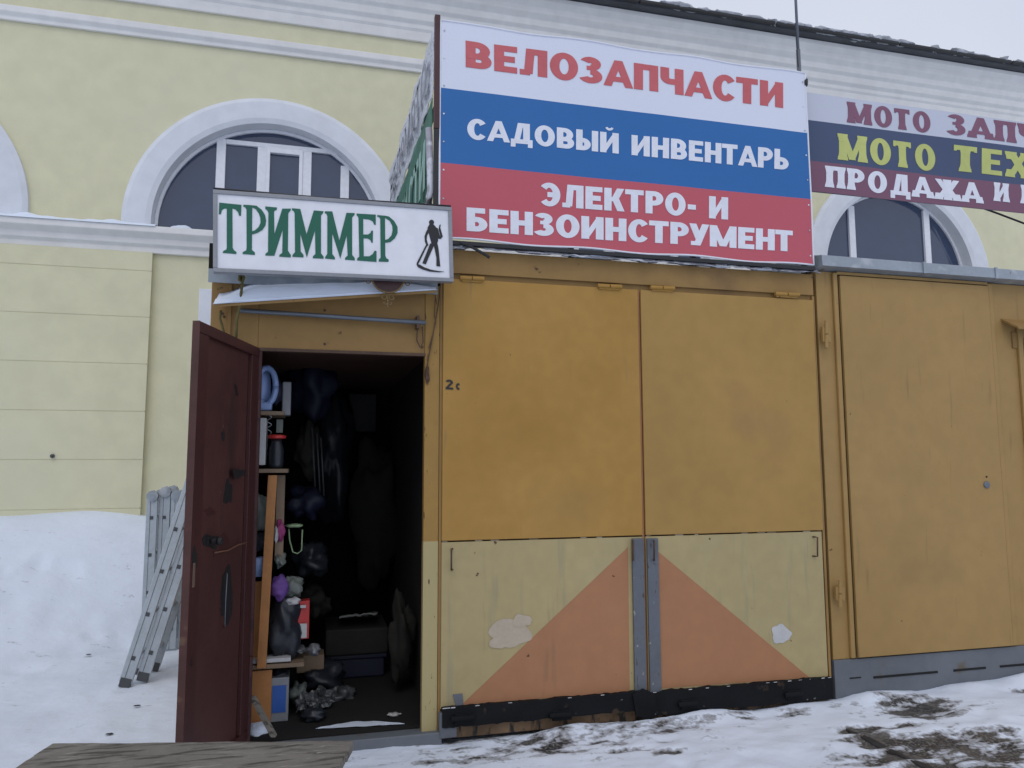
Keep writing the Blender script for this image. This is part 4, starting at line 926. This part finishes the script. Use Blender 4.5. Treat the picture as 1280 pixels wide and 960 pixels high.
def item(mb, name, m, label, cat, bevel=0, smooth=False): return solo(mb.build(name, m, None, bevel=bevel, smooth=smooth), label, cat)
# pale blue canister with a loop handle
c = zx(333, 486, 4.58); CN = thing('canister', 'pale blue plastic canister with a big loop handle on the top shelf', 'canister', (c.x, c.y, zx(340, 513).z))
ring = []
for i in range(25):
    a = 2*math.pi*i/24; ring.append(c+Vector((.052*math.cos(a), -.03, .105*math.sin(a)+.012)))
MB().tube(ring, .017, 10).build('handle', 'lblue', CN, smooth=True)
MB().blob(c+Vector((-.03, .03, 0)), (.055, .05, .13), .1, 2, 1).build('body', 'lblue', CN, smooth=True)
MB().box(c.x-.06, c.x+.035, c.y-.055, c.y+.02, CN.location.z+.001, CN.location.z+.05).build('foot', 'lblue', CN, bevel=.01)
c = zx(357, 498, 4.66); item(MB().box(c.x-.02, c.x+.03, c.y, c.y+.1, zx(357, 519, 4.66).z, zx(357, 477, 4.66).z), 'grey_box', 'boxframe', 'narrow grey box standing behind the pale blue canister', 'box', .006)
c = zx(346, 490, 4.62); item(MB().blob(c, (.03, .04, .08), .2, 3, 4), 'dark_bottle', 'navy', 'dark bottle between the blue canister and the grey box', 'bottle', smooth=True)
p, q = zx(320, 521), zx(331, 584); item(MB().box(p.x-.02, q.x, sy+.02, sy+.2, q.z+.012, p.z-.004), 'white_box', 'paper', 'tall off white box standing on the middle shelf by the door edge', 'box', .003)
rc = zx(346, 547, 4.55); item(MB().lathe(rc+Vector((0, 0, -.008)), (0, 0, 1), [(0, .03), (.004, .05), (.018, .052), (.024, .04)], 18), 'red_lid', 'redp', 'red round lid on top of the dark jar on the middle shelf', 'lid', smooth=False)
item(MB().lathe(Vector((rc.x, rc.y, s2.location.z+zx(350, 585).z)), (0, 0, 1), [(.001, .035), (.02, .04), (.10, .04), (.14, .03), (rc.z-zx(350, 585).z-.01, .028)], 16), 'dark_jar', 'bin', 'dark jar beneath the red lid on the middle shelf', 'jar', smooth=True)
c = zx(336, 530, 4.56); item(MB().tube([c+Vector((.014*math.sin(i*.9), .004*i, .05-.006*i)) for i in range(18)], .0025, 6), 'wire_coil', 'alu', 'small coil of pale wire hanging next to the off white box', 'wire')
c = zx(349, 532, 4.60); item(MB().box(c.x-.015, c.x+.02, c.y, c.y+.04, c.z-.04, c.z+.035), 'small_packet', 'bagg', 'small grey packet hanging above the red lid', 'packet')
c = zx(325, 640, 4.6); item(MB().blob(c, (.06, .08, .10), .25, 2, 9), 'grey_sack', 'bagg', 'grey green sack behind the tall pine post', 'sack', smooth=True)
c = zx(318, 676, 4.6); item(MB().blob(c, (.07, .08, .06), .35, 3, 11), 'dark_sack', 'bin', 'black bag squeezed beneath the grey green sack', 'bag', smooth=True)
c = zx(322, 708, 4.57); item(MB().lathe(c-Vector((0, 0, .05)), (0, 0, 1), [(0, .055), (.06, .062), (.10, .07)], 18), 'white_bucket', 'lblue', 'small whitish bucket standing on the pine panel beside the door', 'bucket', smooth=True)
c = zx(350, 664, 4.6); item(MB().blob(c, (.025, .05, .06), .35, 3, 12), 'magenta_cloth', 'magenta', 'magenta cloth bundle hanging right of the tall pine post', 'cloth', smooth=True)
c = zx(345, 668, 4.55); item(MB().blob(c, (.012, .03, .045), .35, 3, 13), 'white_cloth', 'paper', 'white rag beside the magenta cloth', 'rag', smooth=True)
HG = [zx(a, b, 4.75) for a, b in ((361, 661), (362, 675), (366, 690), (372, 692), (377, 688), (378, 662))]
item(MB().tube(HG, .004, 8).blob(zx(368, 657, 4.75), (.05, .03, .012), .2, 3, 2), 'pale_hanger', 'lime', 'pale green strap loop hanging in the dark behind the shelf', 'strap', smooth=True)
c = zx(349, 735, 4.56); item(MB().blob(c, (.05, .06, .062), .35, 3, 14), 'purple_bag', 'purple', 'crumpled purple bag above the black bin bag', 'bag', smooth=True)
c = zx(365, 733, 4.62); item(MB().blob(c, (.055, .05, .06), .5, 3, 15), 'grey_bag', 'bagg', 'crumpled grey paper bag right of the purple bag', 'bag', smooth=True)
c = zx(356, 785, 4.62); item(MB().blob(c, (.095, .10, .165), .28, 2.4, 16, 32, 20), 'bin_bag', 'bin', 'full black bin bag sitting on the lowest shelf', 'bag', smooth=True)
p, q = zx(371, 752, 4.60), zx(386, 799, 4.60)
RPk = thing('carton', 'upright red and white carton beside the black bin bag', 'carton', (p.x, 4.6, q.z))
MB().obox((p.x+.004, 4.60, q.z), (q.x-p.x-.004, .02, 0), (0, .08, 0), (0, 0, p.z-q.z)).build('box', 'redp', RPk, bevel=.002)
MB().box(p.x+.010, q.x-.012, 4.592, 4.5985, q.z+.01, q.z+(p.z-q.z)*.42).build('label', 'paper', RPk)
MB().box(p.x+.02, q.x-.02, 4.592, 4.5985, p.z-.035, p.z-.02).build('label', 'paper', RPk)
c = zx(366, 752, 4.58); item(MB().blob(c, (.04, .03, .022), .4, 3, 17), 'white_paper', 'paper', 'crumpled white paper above the black bin bag', 'paper', smooth=True)
p = zx(332, 830, 4.49); item(MB().box(p.x-.10, p.x+.13, 4.505, 4.62, p.z+.001, p.z+.022), 'white_tray', 'paper', 'flat white tray lying on the lowest shelf', 'tray', .003)
c = zx(392, 812, 4.7); item(MB().blob(c, (.04, .05, .03), .4, 3, 18), 'grey_rag', 'boxframe', 'grey rag at the right end of the lowest shelf', 'rag', smooth=True)
p, q = zx(339, 848, 4.53), zx(360, 899, 4.53)
PB = thing('product_box', 'white box with a blue front panel on the floor under the lowest shelf', 'box', (p.x, 4.55, .072))
MB().box(p.x, q.x, 4.53, 4.70, .072, p.z).build('box', 'lime', PB, bevel=.003).data.materials[0] = M['boxframe']
MB().box(p.x+.008, q.x-.014, 4.524, 4.5295, .072+.05, p.z-.04).build('front_panel', 'screen', PB)
c = zx(350, 842, 4.62); item(MB().blob(c, (.05, .05, .025), .3, 3, 19), 'coiled_hose', 'bin', 'black coiled hose on top of the blue fronted box', 'hose', smooth=True)
# leaning plank in the doorway
p, q = Y_(311, 872, 4.24), Y_(336, 922, 4.12)
item(MB().obox(p, (.022, -.01, 0), (.01, .04, 0), q-p+Vector((.008, 0, 0))), 'plank_offcut', 'plank', 'dark plank offcut leaning in the doorway against the door foot', 'plank', .002)
def film(cx, cy, y_, r, seed, nm, lab): item(MB().blob(zx(cx, cy, y_), r, .55, 4.5, seed, 26, 16), nm, 'film', lab, 'bag')
film(384, 880, 4.62, (.055, .05, .055), 21, 'film_bag', 'crumpled clear plastic bag on the kiosk floor beside the blue fronted box')
film(402, 873, 4.72, (.06, .05, .05), 22, 'film_bag', 'larger crumpled clear plastic bag further right on the kiosk floor')
c = zx(392, 893, 4.5); item(MB().blob(c, (.07, .05, .03), .4, 3, 23), 'black_rag', 'bin', 'black rag on the floor in front of the clear plastic bags', 'rag', smooth=True)
def ffn(u, v):
    p = Z_(395+110*u+4*noise.noise(Vector((u*5, v*3, 0))), 911-6*u+(-6*math.sin(math.pi*u)*v), .076); p.z += .004*noise.noise(Vector((u*8, v*8, 3))); return p
item(MB().slab(20, 4, ffn, (0, 0, .002)), 'snow_streak', 'snow', 'streak of snow blown over the kiosk threshold', 'snow')
item(MB().blob(Z_(322, 912, .075), (.06, .08, .03), .3, 3, 5), 'snow_heap', 'snow', 'small heap of snow at the foot of the iron door', 'snow', smooth=True)
item(MB().blob(Z_(492, 893, .08), (.035, .025, .008), .4, 4, 6), 'paper_scrap', 'paper', 'small torn paper scrap on the floor by the right jamb', 'paper')
# deeper inside
p, q = Y_(412, 826, 5.3), Y_(480, 880, 5.3)
CR_ = thing('storage_crate', 'dark navy plastic crate on the floor deep inside the kiosk', 'crate', ((p.x+q.x)/2, 5.4, .072))
MB().box(p.x, q.x, 5.3, 5.7, .074, p.z).build('body', 'navy', CR_, bevel=.01); MB().box(p.x-.015, q.x+.015, 5.285, 5.715, p.z+.001, p.z+.03).build('rim', 'navy', CR_, bevel=.008)
item(MB().box(p.x-.03, q.x+.02, 5.27, 5.72, p.z+.032, p.z+.20), 'seat_cushion', 'leatherette', 'dark folded cushion lying on the navy crate', 'cushion', .012)
item(MB().slab(20, 6, lambda u, v: Y_(424+48*u, 773-6*u+3*noise.noise(Vector((u*6, v, 1))), 5.3+.3*v)+Vector((0, 0, .01*noise.noise(Vector((u*5, v*4, 2))))), (0, 0, .01)), 'paper_sheet', mat('dull_paper', (.22, .22, .21), .8), 'crumpled pale sheet lying on the dark cushion', 'paper', smooth=True)
p, q = Y_(436, 492, 6.6), Y_(470, 540, 6.6); item(MB().box(p.x, q.x, 6.6, 6.63, q.z, p.z), 'picture_frame', 'soot', 'small black framed picture hanging at the back of the kiosk', 'picture', .005)
for i, a in enumerate((390, 396, 401)):
    item(MB().tube([Y_(a, 535+6*i, 5.2), Y_(a+4, 612+4*i, 5.2)], .006, 8), 'garden_tool_handle', 'rivet', ('first', 'second', 'third')[i]+' of the three thin grey rods hanging in the dark, counted from the left', 'rod', smooth=True)
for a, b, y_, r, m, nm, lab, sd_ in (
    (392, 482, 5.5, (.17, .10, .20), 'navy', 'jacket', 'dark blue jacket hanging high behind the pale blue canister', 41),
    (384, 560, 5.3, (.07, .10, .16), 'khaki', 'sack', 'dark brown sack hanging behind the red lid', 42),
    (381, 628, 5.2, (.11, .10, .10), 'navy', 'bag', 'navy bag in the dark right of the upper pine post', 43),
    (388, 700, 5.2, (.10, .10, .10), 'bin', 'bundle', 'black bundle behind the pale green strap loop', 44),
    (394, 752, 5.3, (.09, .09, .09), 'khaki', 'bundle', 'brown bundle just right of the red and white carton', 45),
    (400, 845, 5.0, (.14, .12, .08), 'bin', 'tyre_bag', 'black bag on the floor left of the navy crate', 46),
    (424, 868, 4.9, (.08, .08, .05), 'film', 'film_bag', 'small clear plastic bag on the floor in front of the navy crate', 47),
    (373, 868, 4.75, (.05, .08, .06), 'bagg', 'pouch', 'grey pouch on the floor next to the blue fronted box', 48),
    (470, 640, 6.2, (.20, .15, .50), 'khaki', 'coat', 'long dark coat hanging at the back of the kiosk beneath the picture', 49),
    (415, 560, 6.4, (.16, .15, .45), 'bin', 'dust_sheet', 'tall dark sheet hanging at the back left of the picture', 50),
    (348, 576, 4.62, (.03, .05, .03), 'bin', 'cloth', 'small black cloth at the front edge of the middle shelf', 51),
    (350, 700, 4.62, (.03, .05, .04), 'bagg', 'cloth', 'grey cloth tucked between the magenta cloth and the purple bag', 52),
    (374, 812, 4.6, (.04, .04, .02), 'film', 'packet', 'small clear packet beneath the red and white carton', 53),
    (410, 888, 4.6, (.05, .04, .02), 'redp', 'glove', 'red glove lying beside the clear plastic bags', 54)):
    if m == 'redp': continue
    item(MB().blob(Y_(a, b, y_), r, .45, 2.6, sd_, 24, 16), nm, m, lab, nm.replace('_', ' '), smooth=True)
for k, (a, b, w_, h_, m) in enumerate(((388, 830, .16, .10, 'woodb'),)):
    p = Y_(a, b, 4.95+.1*k)
    item(MB().box(p.x-w_/2, p.x+w_/2, p.y, p.y+.15, p.z-h_/2, p.z+h_/2), 'carton', m, ('brown carton on the floor behind the lowest shelf', 'grey carton in the dark behind the narrow grey box', 'small grey green carton behind the upper pine post')[k], 'carton', .004)
for k, (a, b) in enumerate(((111, 818), (171, 882), (137, 917), (112, 692))):
    q = Z_(a, b, gz(*Z_(a, b, .03).xy)+.012) if b > 750 else Z_(a, b, .62)
    item(MB().blob(q, (.018, .010, .003), .6, 4, 60+k), 'twig_litter', 'bin', ('dark bit of litter on the snow left of the ladder feet', 'dark bit of litter on the snow nearest the iron door', 'faint dark twig on the snow just above the bench', 'small dark twig high on the snow bank')[k], 'litter')
c = Y_(505, 790, 4.75)
item(MB().blob(c-Vector((0, -.15, .04)), (.07, .09, .22), .75, 2.2, 30, 28, 20), 'khaki_sack', 'khaki', 'slumped dark sack standing inside by the right door jamb', 'sack', smooth=True)

# the jamb's two tones meet 1.03 m above the ground
for o in list(K.children):
    if o.name == 'door_jamb':
        o.data.transform(Matrix.Translation((0, 0, -.05))); o.location.z = .05
print('objects', len(bpy.data.objects), 'verts', sum(len(m.vertices) for m in bpy.data.meshes))
